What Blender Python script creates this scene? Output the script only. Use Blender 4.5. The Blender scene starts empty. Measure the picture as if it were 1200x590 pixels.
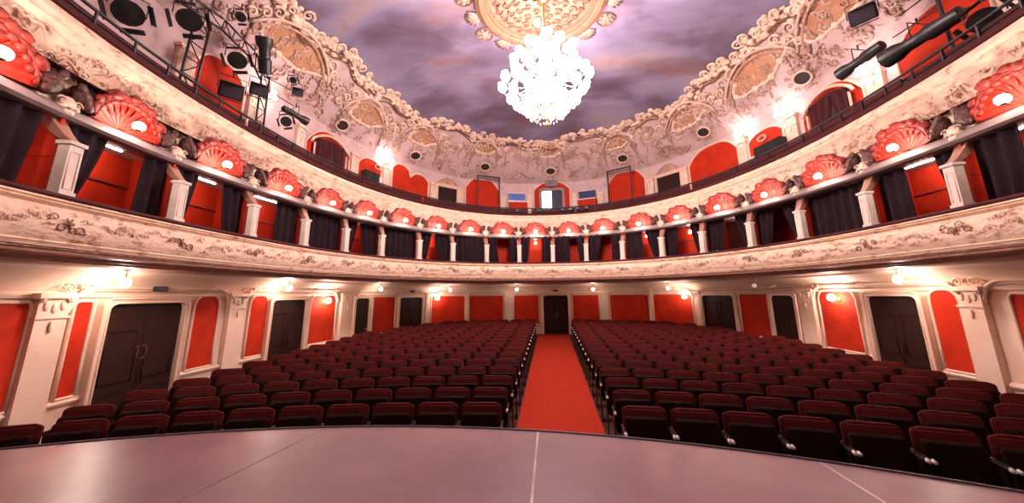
import bpy, math, random
from mathutils import Vector, Matrix, noise
random.seed(7)
PI = math.pi
col = bpy.context.scene.collection
ORD = ['zeroth','first','second','third','fourth','fifth','sixth','seventh','eighth','ninth','tenth','eleventh','twelfth','thirteenth',
       'fourteenth','fifteenth','sixteenth','seventeenth','eighteenth','nineteenth','twentieth','twenty-first','twenty-second']

# ------------------------------------------------------------------ plans of the horseshoe (metres, the camera stands at the origin)
class Plan:
    def __init__(s, x0, Yc, a, b, n, bb): s.p = (x0, Yc, a, b, n, bb)
    def r(s, ph, k=1.0):
        x0, Yc, a, b, n, bb = s.p
        sn, cs = math.sin(ph), math.cos(ph)
        return k * (abs(sn/a)**n + abs(cs/(b if cs > 0 else bb))**n) ** (-1/n)
    def xy(s, deg, off=0.0, k=1.0):
        ph = math.radians(deg); r = s.r(ph, k)
        x, y = s.p[0] + r*math.sin(ph), s.p[1] + r*math.cos(ph)
        if off:
            nx, ny = s.nrm(deg); x += nx*off; y += ny*off
        return x, y
    def nrm(s, deg):
        e = 0.2
        a, b = math.radians(deg-e), math.radians(deg+e)
        ra, rb = s.r(a), s.r(b)
        tx, ty = rb*math.sin(b)-ra*math.sin(a), rb*math.cos(b)-ra*math.cos(a)
        L = math.hypot(tx, ty)
        return -ty/L, tx/L                      # outward, away from the hall
    def frame(s, deg, z, off=0.0):
        nx, ny = s.nrm(deg); x, y = s.xy(deg, off)
        return Vector((x, y, z)), math.atan2(-nx, ny)
    def at_y(s, y, side):                       # angle where the curve reaches a given y
        lo, hi = 0.0, 178.0
        for _ in range(40):
            m = (lo+hi)/2
            if s.xy(m)[1] > y: lo = m
            else: hi = m
        return side*lo
    def width_deg(s, deg, w):                   # angle spanning width w near deg
        a = s.xy(deg-0.5); b = s.xy(deg+0.5)
        return w / math.hypot(a[0]-b[0], a[1]-b[1])
WALL = Plan(0, 9.0, 8.1, 10.8, 2.6, 11.0)
GAL = Plan(0, 8.5, 8.8, 12.0, 2.14, 11.5)
R1 = Plan(0, 7.66, 6.9, 8.19, 2.18, 10.24)
R2 = Plan(0, 8.08, 7.2, 9.58, 2.139, 10.43)
C2 = Plan(0, 6.72, 7.4, 9.84, 2.139, 8.99)
BOX = Plan(0, 7.66, 8.55, 9.9, 2.18, 11.6)
Y_END = 1.3
def inv(s):
    return s
Z_R1, Z_C1, Z_C2, Z_R2 = 1.334, 0.664, 2.59, 3.90
def floor_z(y): return -2.52 + .027*(y-5.0)

# ------------------------------------------------------------------ mesh builder
class MB:
    def __init__(s): s.v = []; s.f = []
    def add(s, vs, fs):
        n = len(s.v); s.v += [tuple(v) for v in vs]; s.f += [tuple(i+n for i in f) for f in fs]; return s
    def box(s, c, d, M=None, taper=1.0):
        x, y, z = d[0]/2, d[1]/2, d[2]/2
        vs = []
        for sz in (-1, 1):
            t = taper if sz > 0 else 1
            for sx, sy in ((-1,-1),(1,-1),(1,1),(-1,1)):
                p = Vector((sx*x*t, sy*y*t, sz*z))
                if M: p = M @ p
                vs.append(p + Vector(c))
        return s.add(vs, [(3,2,1,0),(4,5,6,7),(0,1,5,4),(1,2,6,5),(2,3,7,6),(3,0,4,7)])
    def rbox(s, c, d, r=.02, M=None, seg=3):
        # box rounded in its x-z outline, with slightly smaller front and back faces
        w, dp, h = d; r = min(r, w/2.01, h/2.01)
        out = []
        for cx, cz, a0 in ((w/2-r, h/2-r, 0), (-w/2+r, h/2-r, 90), (-w/2+r, -h/2+r, 180), (w/2-r, -h/2+r, 270)):
            for i in range(seg+1):
                a = math.radians(a0 + 90*i/seg); out.append((cx+r*math.cos(a), cz+r*math.sin(a)))
        n = len(out); vs = []; b = min(dp*.3, r*.6)
        for yy, k in ((-dp/2, b), (-dp/2+b, 0), (dp/2-b, 0), (dp/2, b)):
            fx = (w-2*k)/w; fz = (h-2*k)/h
            for x, z in out:
                p = Vector((x*fx, yy, z*fz))
                if M: p = M @ p
                vs.append(p + Vector(c))
        fs = [tuple(range(n)), tuple(range(4*n-1, 3*n-1, -1))]
        for L in range(3):
            for i in range(n):
                j = (i+1) % n; fs.append((L*n+i, (L+1)*n+i, (L+1)*n+j, L*n+j))
        return s.add(vs, fs)
    def tube(s, pts, r, seg=6, closed=False, flat=None):
        pts = [Vector(p) for p in pts]; n = len(pts)
        rs = r if isinstance(r, (list, tuple)) else [r]*n
        vs = []
        up = None
        for i, p in enumerate(pts):
            if closed: t = pts[(i+1) % n] - pts[i-1]
            else: t = pts[min(i+1, n-1)] - pts[max(i-1, 0)]
            if t.length < 1e-9: t = Vector((0,0,1))
            t.normalize()
            if up is None:
                up = Vector((0,0,1)) if abs(t.z) < .9 else Vector((0,1,0))
            a = t.cross(up)
            if a.length < 1e-6: a = t.cross(Vector((1,0,0)))
            a.normalize(); b = a.cross(t).normalized(); up = b
            for k in range(seg):
                an = 2*PI*k/seg
                vs.append(p + a*math.cos(an)*rs[i] + b*math.sin(an)*rs[i])
        fs = []
        for i in range(n if closed else n-1):
            for k in range(seg):
                k2 = (k+1) % seg; j = (i+1) % n
                fs.append((i*seg+k, i*seg+k2, j*seg+k2, j*seg+k))
        if not closed:
            fs.append(tuple(range(seg-1, -1, -1))); fs.append(tuple(range((n-1)*seg, n*seg)))
        return s.add(vs, fs)
    def lathe(s, prof, seg=12, M=None, c=(0,0,0)):
        vs = []; n = len(prof)
        for r, z in prof:
            for k in range(seg):
                a = 2*PI*k/seg; p = Vector((r*math.cos(a), r*math.sin(a), z))
                if M: p = M @ p
                vs.append(p + Vector(c))
        fs = [tuple(range(seg-1, -1, -1)), tuple(range((n-1)*seg, n*seg))]
        for i in range(n-1):
            for k in range(seg):
                k2 = (k+1) % seg; fs.append((i*seg+k, i*seg+k2, (i+1)*seg+k2, (i+1)*seg+k))
        return s.add(vs, fs)
    def ball(s, c, r, seg=10, rings=6, sc=(1,1,1), M=None):
        prof = [(r*math.sin(PI*i/rings) if 0 < i < rings else r*.02, -r*math.cos(PI*i/rings)) for i in range(rings+1)]
        S = Matrix.Diagonal(Vector(sc))
        MM = (M @ S) if M else S
        return s.lathe(prof, seg, MM, c)
    def prism(s, poly, y0, y1, M=None, c=(0,0,0)):   # polygon in x-z, depth along y
        n = len(poly); vs = []
        for y in (y0, y1):
            for x, z in poly:
                p = Vector((x, y, z))
                if M: p = M @ p
                vs.append(p + Vector(c))
        fs = [tuple(range(n)), tuple(range(2*n-1, n-1, -1))] + [(i, i+n, (i+1) % n + n, (i+1) % n) for i in range(n)]
        return s.add(vs, fs)
    def build(s, name, mat, parent=None, smooth=False):
        me = bpy.data.meshes.new(name); me.from_pydata(s.v, [], s.f); me.validate()
        if smooth: me.polygons.foreach_set('use_smooth', [True]*len(me.polygons))
        if mat: me.materials.append(mat)
        o = bpy.data.objects.new(name, me); col.objects.link(o)
        if parent: o.parent = parent
        if smooth == 'auto':
            me.set_sharp_from_angle(angle=math.radians(38))
        return o
def tag(o, label=None, cat=None, group=None, kind=None):
    if label: o['label'] = label
    if cat: o['category'] = cat
    if group: o['group'] = group
    if kind: o['kind'] = kind
    return o
def empty(name, loc=(0,0,0), rz=0.0):
    o = bpy.data.objects.new(name, None); o.empty_display_size = .2; o.location = loc; o.rotation_euler = (0,0,rz); col.objects.link(o); return o
def lerp(a, b, t): return a+(b-a)*t
def kids(o): return [c for c in bpy.data.objects if c.parent == o]
def copy_tree(o, tree=None):
    def rec(src, par):
        c = src.copy(); col.objects.link(c)
        if par: c.parent = par
        for k in CH.get(src.name, []): rec(bpy.data.objects[k], c)
        return c
    return rec(o, None)
CH = {}
def index_children():
    CH.clear()
    for o in bpy.data.objects:
        if o.parent: CH.setdefault(o.parent.name, []).append(o.name)

# ------------------------------------------------------------------ materials
def mat(name, c, rough=.6, c2=None, scale=3.0, detail=5.0, contrast=(.35,.65), bump=0.0, bscale=20.0, metal=0.0, spec=.5, emit=None, es=0.0, sheen=0.0, coat=0.0, stretch=None, c3=None):
    m = bpy.data.materials.new(name); m.use_nodes = True
    nt = m.node_tree; N = nt.nodes; L = nt.links; b = N['Principled BSDF']
    b.inputs['Base Color'].default_value = (*c, 1); b.inputs['Roughness'].default_value = rough
    b.inputs['Metallic'].default_value = metal; b.inputs['Specular IOR Level'].default_value = spec
    if sheen: b.inputs['Sheen Weight'].default_value = sheen
    if coat: b.inputs['Coat Weight'].default_value = coat; b.inputs['Coat Roughness'].default_value = .25
    if emit: b.inputs['Emission Color'].default_value = (*emit, 1); b.inputs['Emission Strength'].default_value = es
    if c2 or bump:
        tc = N.new('ShaderNodeTexCoord'); mp = N.new('ShaderNodeMapping'); L.new(tc.outputs['Object'], mp.inputs['Vector'])
        if stretch: mp.inputs['Scale'].default_value = stretch
    if c2:
        n = N.new('ShaderNodeTexNoise'); n.inputs['Scale'].default_value = scale; n.inputs['Detail'].default_value = detail; n.inputs['Roughness'].default_value = .62
        L.new(mp.outputs[0], n.inputs['Vector'])
        r = N.new('ShaderNodeValToRGB'); r.color_ramp.elements[0].position = contrast[0]; r.color_ramp.elements[1].position = contrast[1]
        r.color_ramp.elements[0].color = (*c, 1); r.color_ramp.elements[1].color = (*c2, 1)
        if c3:
            e = r.color_ramp.elements.new(min(.99, contrast[1]+.07)); e.color = (*c3, 1)
        L.new(n.outputs[0], r.inputs[0]); L.new(r.outputs[0], b.inputs['Base Color'])
    if bump:
        n2 = N.new('ShaderNodeTexNoise'); n2.inputs['Scale'].default_value = bscale; n2.inputs['Detail'].default_value = 6
        L.new(mp.outputs[0], n2.inputs['Vector'])
        bp = N.new('ShaderNodeBump'); bp.inputs['Strength'].default_value = bump; bp.inputs['Distance'].default_value = .03
        L.new(n2.outputs[0], bp.inputs['Height']); L.new(bp.outputs[0], b.inputs['Normal'])
    return m
def lamp_mat(name, c, s):
    m = bpy.data.materials.new(name); m.use_nodes = True; b = m.node_tree.nodes['Principled BSDF']
    b.inputs['Base Color'].default_value = (.9,.85,.8,1); b.inputs['Emission Color'].default_value = (*c,1); b.inputs['Emission Strength'].default_value = s
    return m
M = dict(
 cream=mat('cream_plaster', (.86,.63,.50), .55, c2=(.80,.54,.41), scale=1.6, contrast=(.42,.68), bump=.12, bscale=14),
 front=mat('balcony_plaster', (.93,.68,.52), .5, c2=(.84,.55,.40), scale=4.5, detail=8, contrast=(.48,.585), c3=(.42,.22,.14), bump=.6, bscale=9, stretch=(1,1,2.2)),
 front_hi=mat('balcony_moulding', (.94,.70,.55), .45, c2=(.80,.52,.38), scale=9, contrast=(.45,.7)),
 relief=mat('stucco_relief', (.90,.66,.54), .5, c2=(.74,.46,.34), scale=8, contrast=(.4,.7), bump=.3, bscale=30),
 relief_dim=mat('vault_relief', (.72,.52,.45), .55, c2=(.52,.34,.28), scale=8, contrast=(.4,.7), bump=.3, bscale=30),
 patina=mat('patina_relief', (.40,.22,.16), .55, c2=(.66,.42,.33), scale=10, contrast=(.4,.7), bump=.3, bscale=30),
 gold=mat('gilded_stucco', (.21,.092,.050), .6, c2=(.14,.060,.034), scale=6, contrast=(.4,.7), bump=.15, bscale=40),
 vault=mat('painted_vault', (.64,.455,.45), .65, c2=(.54,.36,.365), scale=2.2, contrast=(.4,.65), c3=(.36,.20,.17), bump=.25, bscale=6),
 ochre=mat('ochre_panel', (.44,.20,.10), .6, c2=(.52,.26,.15), scale=3, contrast=(.4,.6)),
 red=mat('red_wall_fabric', (.56,.030,.007), .8, c2=(.46,.022,.006), spec=.2, scale=2.5, contrast=(.4,.6), bump=.05, bscale=60),
 redbox=mat('red_box_lining', (.52,.028,.009), .75, c2=(.43,.022,.007), spec=.2, scale=3, contrast=(.4,.6)),
 maroon=mat('maroon_velvet', (.075,.010,.012), .75, c2=(.05,.008,.009), scale=12, contrast=(.4,.6), spec=.2, bump=.1, bscale=60),
 curtain=mat('plum_curtain', (.022,.008,.013), .9, c2=(.014,.005,.009), scale=4, contrast=(.4,.6), spec=.2),
 velvet=mat('seat_velvet', (.095,.007,.006), .8, c2=(.065,.005,.004), scale=9, contrast=(.4,.6), spec=.15, bump=.08, bscale=80),
 seatback=mat('seat_underside', (.018,.0045,.003), .7, c2=(.012,.003,.002), scale=7, contrast=(.4,.6), spec=.12),
 wood=mat('dark_seat_wood', (.030,.009,.006), .55, c2=(.018,.006,.004), scale=6, contrast=(.4,.6), stretch=(1,1,6), spec=.25),
 metal=mat('bright_metal', (.90,.84,.80), .28, metal=.35),
 door=mat('dark_door', (.034,.009,.007), .6, c2=(.025,.007,.005), scale=3, contrast=(.4,.6), stretch=(1,1,4), spec=.2),
 carpet=mat('red_carpet', (.42,.030,.014), .9, c2=(.35,.024,.011), scale=30, contrast=(.4,.6), bump=.2, bscale=150, spec=.1),
 floor=mat('parquet', (.05,.016,.011), .75, spec=.2, c2=(.045,.016,.012), scale=4, stretch=(4,1,1)),
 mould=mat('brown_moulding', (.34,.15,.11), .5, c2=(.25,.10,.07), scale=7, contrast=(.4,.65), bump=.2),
 darkline=mat('dark_bead', (.16,.06,.04), .6, c2=(.42,.22,.15), scale=11, contrast=(.5,.6)),
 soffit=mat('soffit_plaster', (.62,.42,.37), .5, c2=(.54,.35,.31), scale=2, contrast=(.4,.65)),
 shell=mat('red_shell', (.42,.022,.010), .5, c2=(.24,.012,.008), scale=10, contrast=(.42,.66), bump=.2, bscale=25, spec=.3),
 shellrim=mat('shell_rim', (.20,.012,.009), .55, c2=(.36,.026,.014), scale=16, contrast=(.4,.6), bump=.3, bscale=30),
 leaf=mat('dark_leaf', (.09,.018,.013), .55, c2=(.05,.011,.008), scale=14, contrast=(.4,.6), bump=.4, bscale=40),
 rosette=mat('rosette_plaster', (.34,.22,.18), .6, c2=(.24,.145,.11), scale=9, contrast=(.4,.6)),
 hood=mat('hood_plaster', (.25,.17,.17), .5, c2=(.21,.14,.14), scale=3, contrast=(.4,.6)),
 white=mat('white_enamel', (.88,.76,.70), .4, c2=(.80,.66,.60), scale=6, contrast=(.45,.65)),
 black=mat('black_metal', (.012,.010,.012), .45, c2=(.02,.016,.018), scale=5),
 steel=mat('grey_steel', (.10,.09,.11), .4, metal=.5),
 navy=mat('navy_glass', (.02,.022,.06), .5, spec=.3),
 glass=mat('dark_glass', (.02,.035,.12), .12, spec=.8),
 blue=mat('blue_pane', (.05,.08,.28), .2, emit=(.10,.16,.5), es=.25),
 lav=mat('lavender_pane', (.42,.45,.72), .3, emit=(.45,.5,.9), es=.35),
 lit=mat('lit_doorway', (.8,.8,.95), .5, emit=(.85,.88,1.0), es=2.2),
 hole=mat('dark_opening', (.03,.012,.012), .7),
 marron_wall=mat('box_passage', (.13,.022,.022), .7, c2=(.09,.015,.016), scale=3, contrast=(.4,.6)),
 gilt=mat('dull_gilt', (.20,.07,.035), .5),
 brass=mat('brass', (.55,.32,.14), .3, metal=.9),
)
L_WARM = (1.0,.72,.52)
M['globe'] = lamp_mat('lamp_globe', (1.0,.80,.66), 125.0)
M['globe_low'] = lamp_mat('stalls_globe', (1.0,.80,.68), 130.0)
M['globe_rear'] = lamp_mat('rear_globe', (1.0,.80,.68), 62.0)
M['globe_small'] = lamp_mat('lamp_globe_small', (1.0,.80,.68), 90.0)
M['globe_off'] = lamp_mat('unlit_globe', (1.0,.8,.7), .25)
M['flame'] = lamp_mat('chandelier_shade', (1.0,.84,.80), 62.0)
M['gallery_globe'] = lamp_mat('gallery_globe', (1.0,.84,.78), 42.0)
def crystal():
    m = mat('crystal', (.9,.86,.86), .12, spec=.9); m.node_tree.nodes['Principled BSDF'].inputs['Transmission Weight'].default_value = .5; return m
M['crystal'] = crystal()
# stage boards
def stage_mat():
    m = mat('stage_floor', (.25,.118,.15), .42, c2=(.17,.078,.10), scale=1.2, detail=3, contrast=(.35,.65), bump=.04, bscale=8, spec=.5)
    nt = m.node_tree; N = nt.nodes; L = nt.links; b = N['Principled BSDF']
    tc = N.new('ShaderNodeTexCoord'); n = N.new('ShaderNodeTexNoise'); n.inputs['Scale'].default_value = 1.1; n.inputs['Detail'].default_value = 1
    L.new(tc.outputs['Object'], n.inputs['Vector']); mr = N.new('ShaderNodeMapRange'); mr.inputs[3].default_value = .22; mr.inputs[4].default_value = .42
    L.new(n.outputs[0], mr.inputs[0]); L.new(mr.outputs[0], b.inputs['Roughness'])
    return m
M['stage'] = stage_mat()
M['seam_light'] = mat('light_seam', (.66,.54,.52), .4, c2=(.36,.25,.26), scale=1.5, contrast=(.4,.6))
M['seam_dark'] = mat('dark_seam', (.10,.05,.055), .5, c2=(.22,.13,.14), scale=1.5, contrast=(.4,.6))
# painted sky on the ceiling canvas: clouds of mauve, rose and slate
def sky_canvas():
    m = bpy.data.materials.new('painted_sky_canvas'); m.use_nodes = True; nt = m.node_tree; N = nt.nodes; L = nt.links; b = N['Principled BSDF']
    b.inputs['Roughness'].default_value = .7
    tc = N.new('ShaderNodeTexCoord'); mp = N.new('ShaderNodeMapping'); mp.inputs['Scale'].default_value = (.16,.26,.2); mp.inputs['Rotation'].default_value = (0,0,.5)
    L.new(tc.outputs['Object'], mp.inputs[0])
    n = N.new('ShaderNodeTexNoise'); n.inputs['Scale'].default_value = 2.0; n.inputs['Detail'].default_value = 7; n.inputs['Distortion'].default_value = .25; L.new(mp.outputs[0], n.inputs['Vector'])
    r = N.new('ShaderNodeValToRGB'); cr = r.color_ramp
    cr.elements[0].position = .30; cr.elements[0].color = (.09,.055,.09,1)
    cr.elements[1].position = .72; cr.elements[1].color = (.37,.23,.25,1)
    for p, c in ((.42,(.15,.11,.18,1)), (.50,(.21,.17,.28,1)), (.58,(.26,.215,.32,1)), (.64,(.33,.24,.28,1))):
        e = cr.elements.new(p); e.color = c
    L.new(n.outputs[0], r.inputs[0])
    n2 = N.new('ShaderNodeTexNoise'); n2.inputs['Scale'].default_value = 1.3; n2.inputs['Detail'].default_value = 8; n2.inputs['Distortion'].default_value = .5
    mp2 = N.new('ShaderNodeMapping'); mp2.inputs['Location'].default_value = (7.3,2.1,0); mp2.inputs['Scale'].default_value = (.2,.3,.2); L.new(tc.outputs['Object'], mp2.inputs[0]); L.new(mp2.outputs[0], n2.inputs['Vector'])
    r2 = N.new('ShaderNodeValToRGB'); r2.color_ramp.elements[0].position = .55; r2.color_ramp.elements[1].position = .72
    L.new(n2.outputs[0], r2.inputs[0])
    mx = N.new('ShaderNodeMix'); mx.data_type = 'RGBA'; L.new(r2.outputs[0], mx.inputs[0]); L.new(r.outputs[0], mx.inputs[6]); mx.inputs[7].default_value = (.20,.09,.075,1)
    L.new(mx.outputs[2], b.inputs['Base Color'])
    return m
M['sky'] = sky_canvas()

# ------------------------------------------------------------------ sweeps along a plan
def sweep(plan, prof, a0, a1, n=120, closed=False, k=None, mb=None):
    """prof: list of (outward offset, z)."""
    mb = mb or MB(); vs = []; m = len(prof)
    for i in range(n+1):
        d = a0 + (a1-a0)*i/n
        nx, ny = plan.nrm(d); x, y = plan.xy(d)
        for off, z in prof: vs.append((x+nx*off, y+ny*off, z(x, y) if callable(z) else z))
    fs = []
    for i in range(n):
        for j in range(m if closed else m-1):
            j2 = (j+1) % m; fs.append((i*m+j, i*m+j2, (i+1)*m+j2, (i+1)*m+j))
    if closed: fs.append(tuple(range(m))); fs.append(tuple(range((n+1)*m-1, n*m-1, -1)))
    return mb.add(vs, fs)
def ends(plan): return plan.at_y(Y_END, -1), plan.at_y(Y_END, 1)
def patch(plan, a0, a1, zb, zt, off, thick, n=14, mb=None):
    """a slab following the plan; zb/zt: numbers or functions of t in 0..1"""
    mb = mb or MB(); vs = []
    f = lambda q, t: q(t) if callable(q) else q
    for i in range(n+1):
        t = i/n; d = a0+(a1-a0)*t; nx, ny = plan.nrm(d); x, y = plan.xy(d)
        for o, z in ((off, f(zb,t)), (off, f(zt,t)), (off+thick, f(zt,t)), (off+thick, f(zb,t))):
            vs.append((x+nx*o, y+ny*o, z))
    fs = [(0,1,2,3), tuple(range(4*n+3, 4*n-1, -1))]
    for i in range(n):
        for j in range(4):
            j2 = (j+1) % 4; fs.append((i*4+j, i*4+j2, (i+1)*4+j2, (i+1)*4+j))
    return mb.add(vs, fs)
def outline_tube(plan, a0, a1, zb, zt, off, r, n=16, mb=None, bottom=False):
    mb = mb or MB()
    P = lambda d, z: (*plan.xy(d, off), z)
    f = lambda q, t: q(t) if callable(q) else q
    pts = [P(a0, f(zb,0)+ (f(zt,0)-f(zb,0))*i/3) for i in range(3)] + [P(a0+(a1-a0)*i/n, f(zt, i/n)) for i in range(n+1)] + [P(a1, f(zt,1)+(f(zb,1)-f(zt,1))*i/3) for i in range(1,4)]
    mb.tube(pts, r, 6)
    if bottom: mb.tube([P(a0+(a1-a0)*i/n, f(zb,i/n)) for i in range(n+1)], r, 6)
    return mb
def round_top(z, w, rr):                      # flat top with rounded corners
    def g(t):
        x = min(t, 1-t)*w
        return z if x >= rr else z - rr + math.sqrt(max(rr*rr-(rr-x)**2, 0))
    return g
def arch_top(z, rise, p=2.0):
    return lambda t: z - rise*abs(2*t-1)**p

# ================================================================== SETTING: lower floor
wa0, wa1 = ends(WALL)
mb = MB()
poly = [(-12, .6, floor_z(.6)), (12, .6, floor_z(.6)), (12, 22, floor_z(22)), (-12, 22, floor_z(22))]
mb.add([(x,y,z) for x,y,z in poly] + [(x,y,z-.2) for x,y,z in poly], [(0,1,2,3),(7,6,5,4),(0,4,5,1),(1,5,6,2),(2,6,7,3),(3,7,4,0)])
tag(mb.build('floor', M['floor']), kind='structure')
# side and rear wall of the stalls: one wall following the horseshoe, cream with a coved top
prof = [(.30,-2.9),(0,-2.7),(0,-.02),(-.05,0.0),(-.06,.05),(-.02,.07),(0,.10),(-.06,.22),(-.2,.34),(-.42,.42),(-.42,.5),(.3,.5)]
mb = MB(); sweep(WALL, prof, wa0, wa1, 140, mb=mb)
wall = mb.build('wall_stalls', M['cream'], smooth='auto'); tag(wall, kind='structure')
mb = MB(); sweep(WALL, [(0,-1.72),(-.05,-1.70),(-.07,-1.66),(-.05,-1.62),(0,-1.60)], wa0, wa1, 140, mb=mb)
sweep(WALL, [(0,-2.7),(-.04,-2.7),(-.04,-2.34),(-.02,-2.3),(0,-2.28)], wa0, wa1, 140, mb=mb)
mb.build('dado_rail', M['cream'], wall, smooth='auto')

# soffit below the first balcony, lit by the little globes
b0, b1e = ends(R1)
mb = MB(); vs = []; n = 140
g0, g1 = -128, 128
for i in range(n+1):
    t = i/n
    dA = b0+(b1e-b0)*t; dB = wa0+(wa1-wa0)*t
    xa, ya = R1.xy(dA, .28); xb, yb = WALL.xy(dB, -.40)
    for j in range(5):
        u = j/4; vs.append((xa+(xb-xa)*u, ya+(yb-ya)*u, .46 + .05*math.sin(PI*u)))
mb.add(vs, [(i*5+j, i*5+j+1, (i+1)*5+j+1, (i+1)*5+j) for i in range(n) for j in range(4)])
tag(mb.build('ceiling_below_balcony', M['soffit'], smooth=True), kind='structure')

# ------------------------------------------------------------------ red fabric panels, pilasters and doors of the stalls
def W2D(a0, a1):
    p, q = WALL.xy(a0), WALL.xy(a1); return math.hypot(p[0]-q[0], p[1]-q[1])
panels = [(-121.6,-118.93,'flat'),(-115.5,-113.7,'flat'),(-100.9,-96.4,'arch'),(-90.0,-85.7,'arch'),(-73.4,-65.2,'arch'),(-53.07,-45.8,'flat'),
          (-34.75,-24.65,'flatL'),(-23.41,-13.56,'flatR'),(-10.61,-3.3,'flat'),(6.15,13.6,'flat'),(16.4,26.78,'flatL'),(27.9,38.3,'flatR'),
          (50.6,58.7,'flat'),(71.0,79.4,'arch'),(92.4,96.4,'arch'),(102.1,107.5,'flat')]
mbp = MB()
for a0, a1, kind in panels:
    w = W2D(a0, a1)
    zt = .02 if kind == 'arch' else -.06
    top = round_top(zt, w, .22 if kind == 'arch' else .07)
    o = patch(WALL, a0, a1, -1.6, top, -.03, .05, 18).build('red_panel', M['red'], wall)
    outline_tube(WALL, a0, a1, -1.6, top, -.035, .028, 18, mb=mbp, bottom=True)
mbp.build('panel_moulding', M['cream'], wall, smooth=True)
# pilasters with capitals
def pilaster(parent, plan, deg, w, zb, zt, depth=.14, matr='cream'):
    mb = MB(); h = plan.width_deg(deg, w)/2
    patch(plan, deg-h, deg+h, zb, zt, -depth, depth+.05, 4, mb=mb)
    patch(plan, deg-h*1.2, deg+h*1.2, zt-.03, zt+.05, -depth-.05, depth+.08, 4, mb=mb)
    patch(plan, deg-h*1.1, deg+h*1.1, zt-.34, zt-.30, -depth-.02, depth+.04, 4, mb=mb)
    patch(plan, deg-h*1.15, deg+h*1.15, zb, zb+.28, -depth-.03, depth+.05, 4, mb=mb)
    c, rz = plan.frame(deg, zt-.18, -depth-.02)
    Rz = Matrix.Rotation(rz, 3, 'Z')
    for dx in (-1, 0, 1):                       # carved leaves and volutes
        mb.ball(c + Rz @ Vector((dx*w*.26, .02, .04 if dx else 0)), .055, 8, 5, (.8,.45,1.6), Rz)
    for sx in (-1, 1):
        pts = [c + Rz @ Vector((sx*(w*.42 - .05*k/12*math.cos(k*.6)) , -.02, .12 + .045*(1-k/14)*math.sin(k*.6))) for k in range(13)]
        mb.tube(pts, .016, 5)
    mb.ball(c + Rz @ Vector((0, .0, -.28)), .04, 8, 5, (.8,.4,2.4), Rz)
    return mb.build('pilaster', M[matr], parent, smooth='auto')
for d, w in ((-117.6,.42),(-93.2,.48),(-62.0,.62),(-12.1,.42),(14.9,.42),(68.4,.55),(98.2,.42),(-24.05,.12),(27.35,.12),(40.0,.16),(-36.2,.16)):
    pilaster(wall, WALL, d, w, -2.45, .02, .12)
# big arched ribs that spring from the pilasters and frame the side bays
mb = MB()
for a0, a1 in ((-116.2,-94.8),(-91.6,-65.0),(-59.0,-36.6),(70.0,97.0),(40.6,66.8),(-33.8,-13.4),(16.2,38.6),(99.6,118.0)):
    w = W2D(a0, a1)
    outline_tube(WALL, a0, a1, -.25, round_top(.17, w, .38), -.07, .035, 40, mb=mb)
    outline_tube(WALL, a0, a1, -.25, round_top(.12, w-.1, .34), -.05, .02, 40, mb=mb)
mb.build('arch_moulding', M['cream'], wall, smooth=True)
# scrolled stucco sprays over the doors
def scroll_pts(M4, turns=1.6, R=.1, sgn=1, lift=.012, n=16):
    pts = []
    for k in range(n+1):
        t = k/n; a = t*turns*2*PI; r = R*(1-t*.86)
        pts.append(M4 @ Vector((sgn*r*math.cos(a), -lift, r*math.sin(a))))
    return pts
def frame4(plan, deg, z, off):
    c, rz = plan.frame(deg, z, off); return Matrix.Translation(c) @ Matrix.Rotation(rz, 4, 'Z')
mb = MB()
for d in (-115.6,-99,-90,-87.5,-73,-66,-53,-44,-20,-8,10.5,20,35,52,60,72,80,90,98):
    F = frame4(WALL, d, .16, -.07)
    for s in (-1, 1):
        F2 = F @ Matrix.Translation((s*.13,0,0))
        mb.tube(scroll_pts(F2, 1.4, .085, s), [.018*(1-.5*k/16) for k in range(17)], 5)
        mb.tube([F @ Vector((s*(.2+.16*k/8), -.01, .05*math.sin(k/8*PI*1.4)-.02)) for k in range(9)], [.022*(1-.8*k/8) for k in range(9)], 5)
    mb.ball(F @ Vector((0,-.01,.02)), .05, 8, 5, (1,.6,1))
mb.build('door_stucco', M['relief'], wall, smooth=True)

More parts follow.
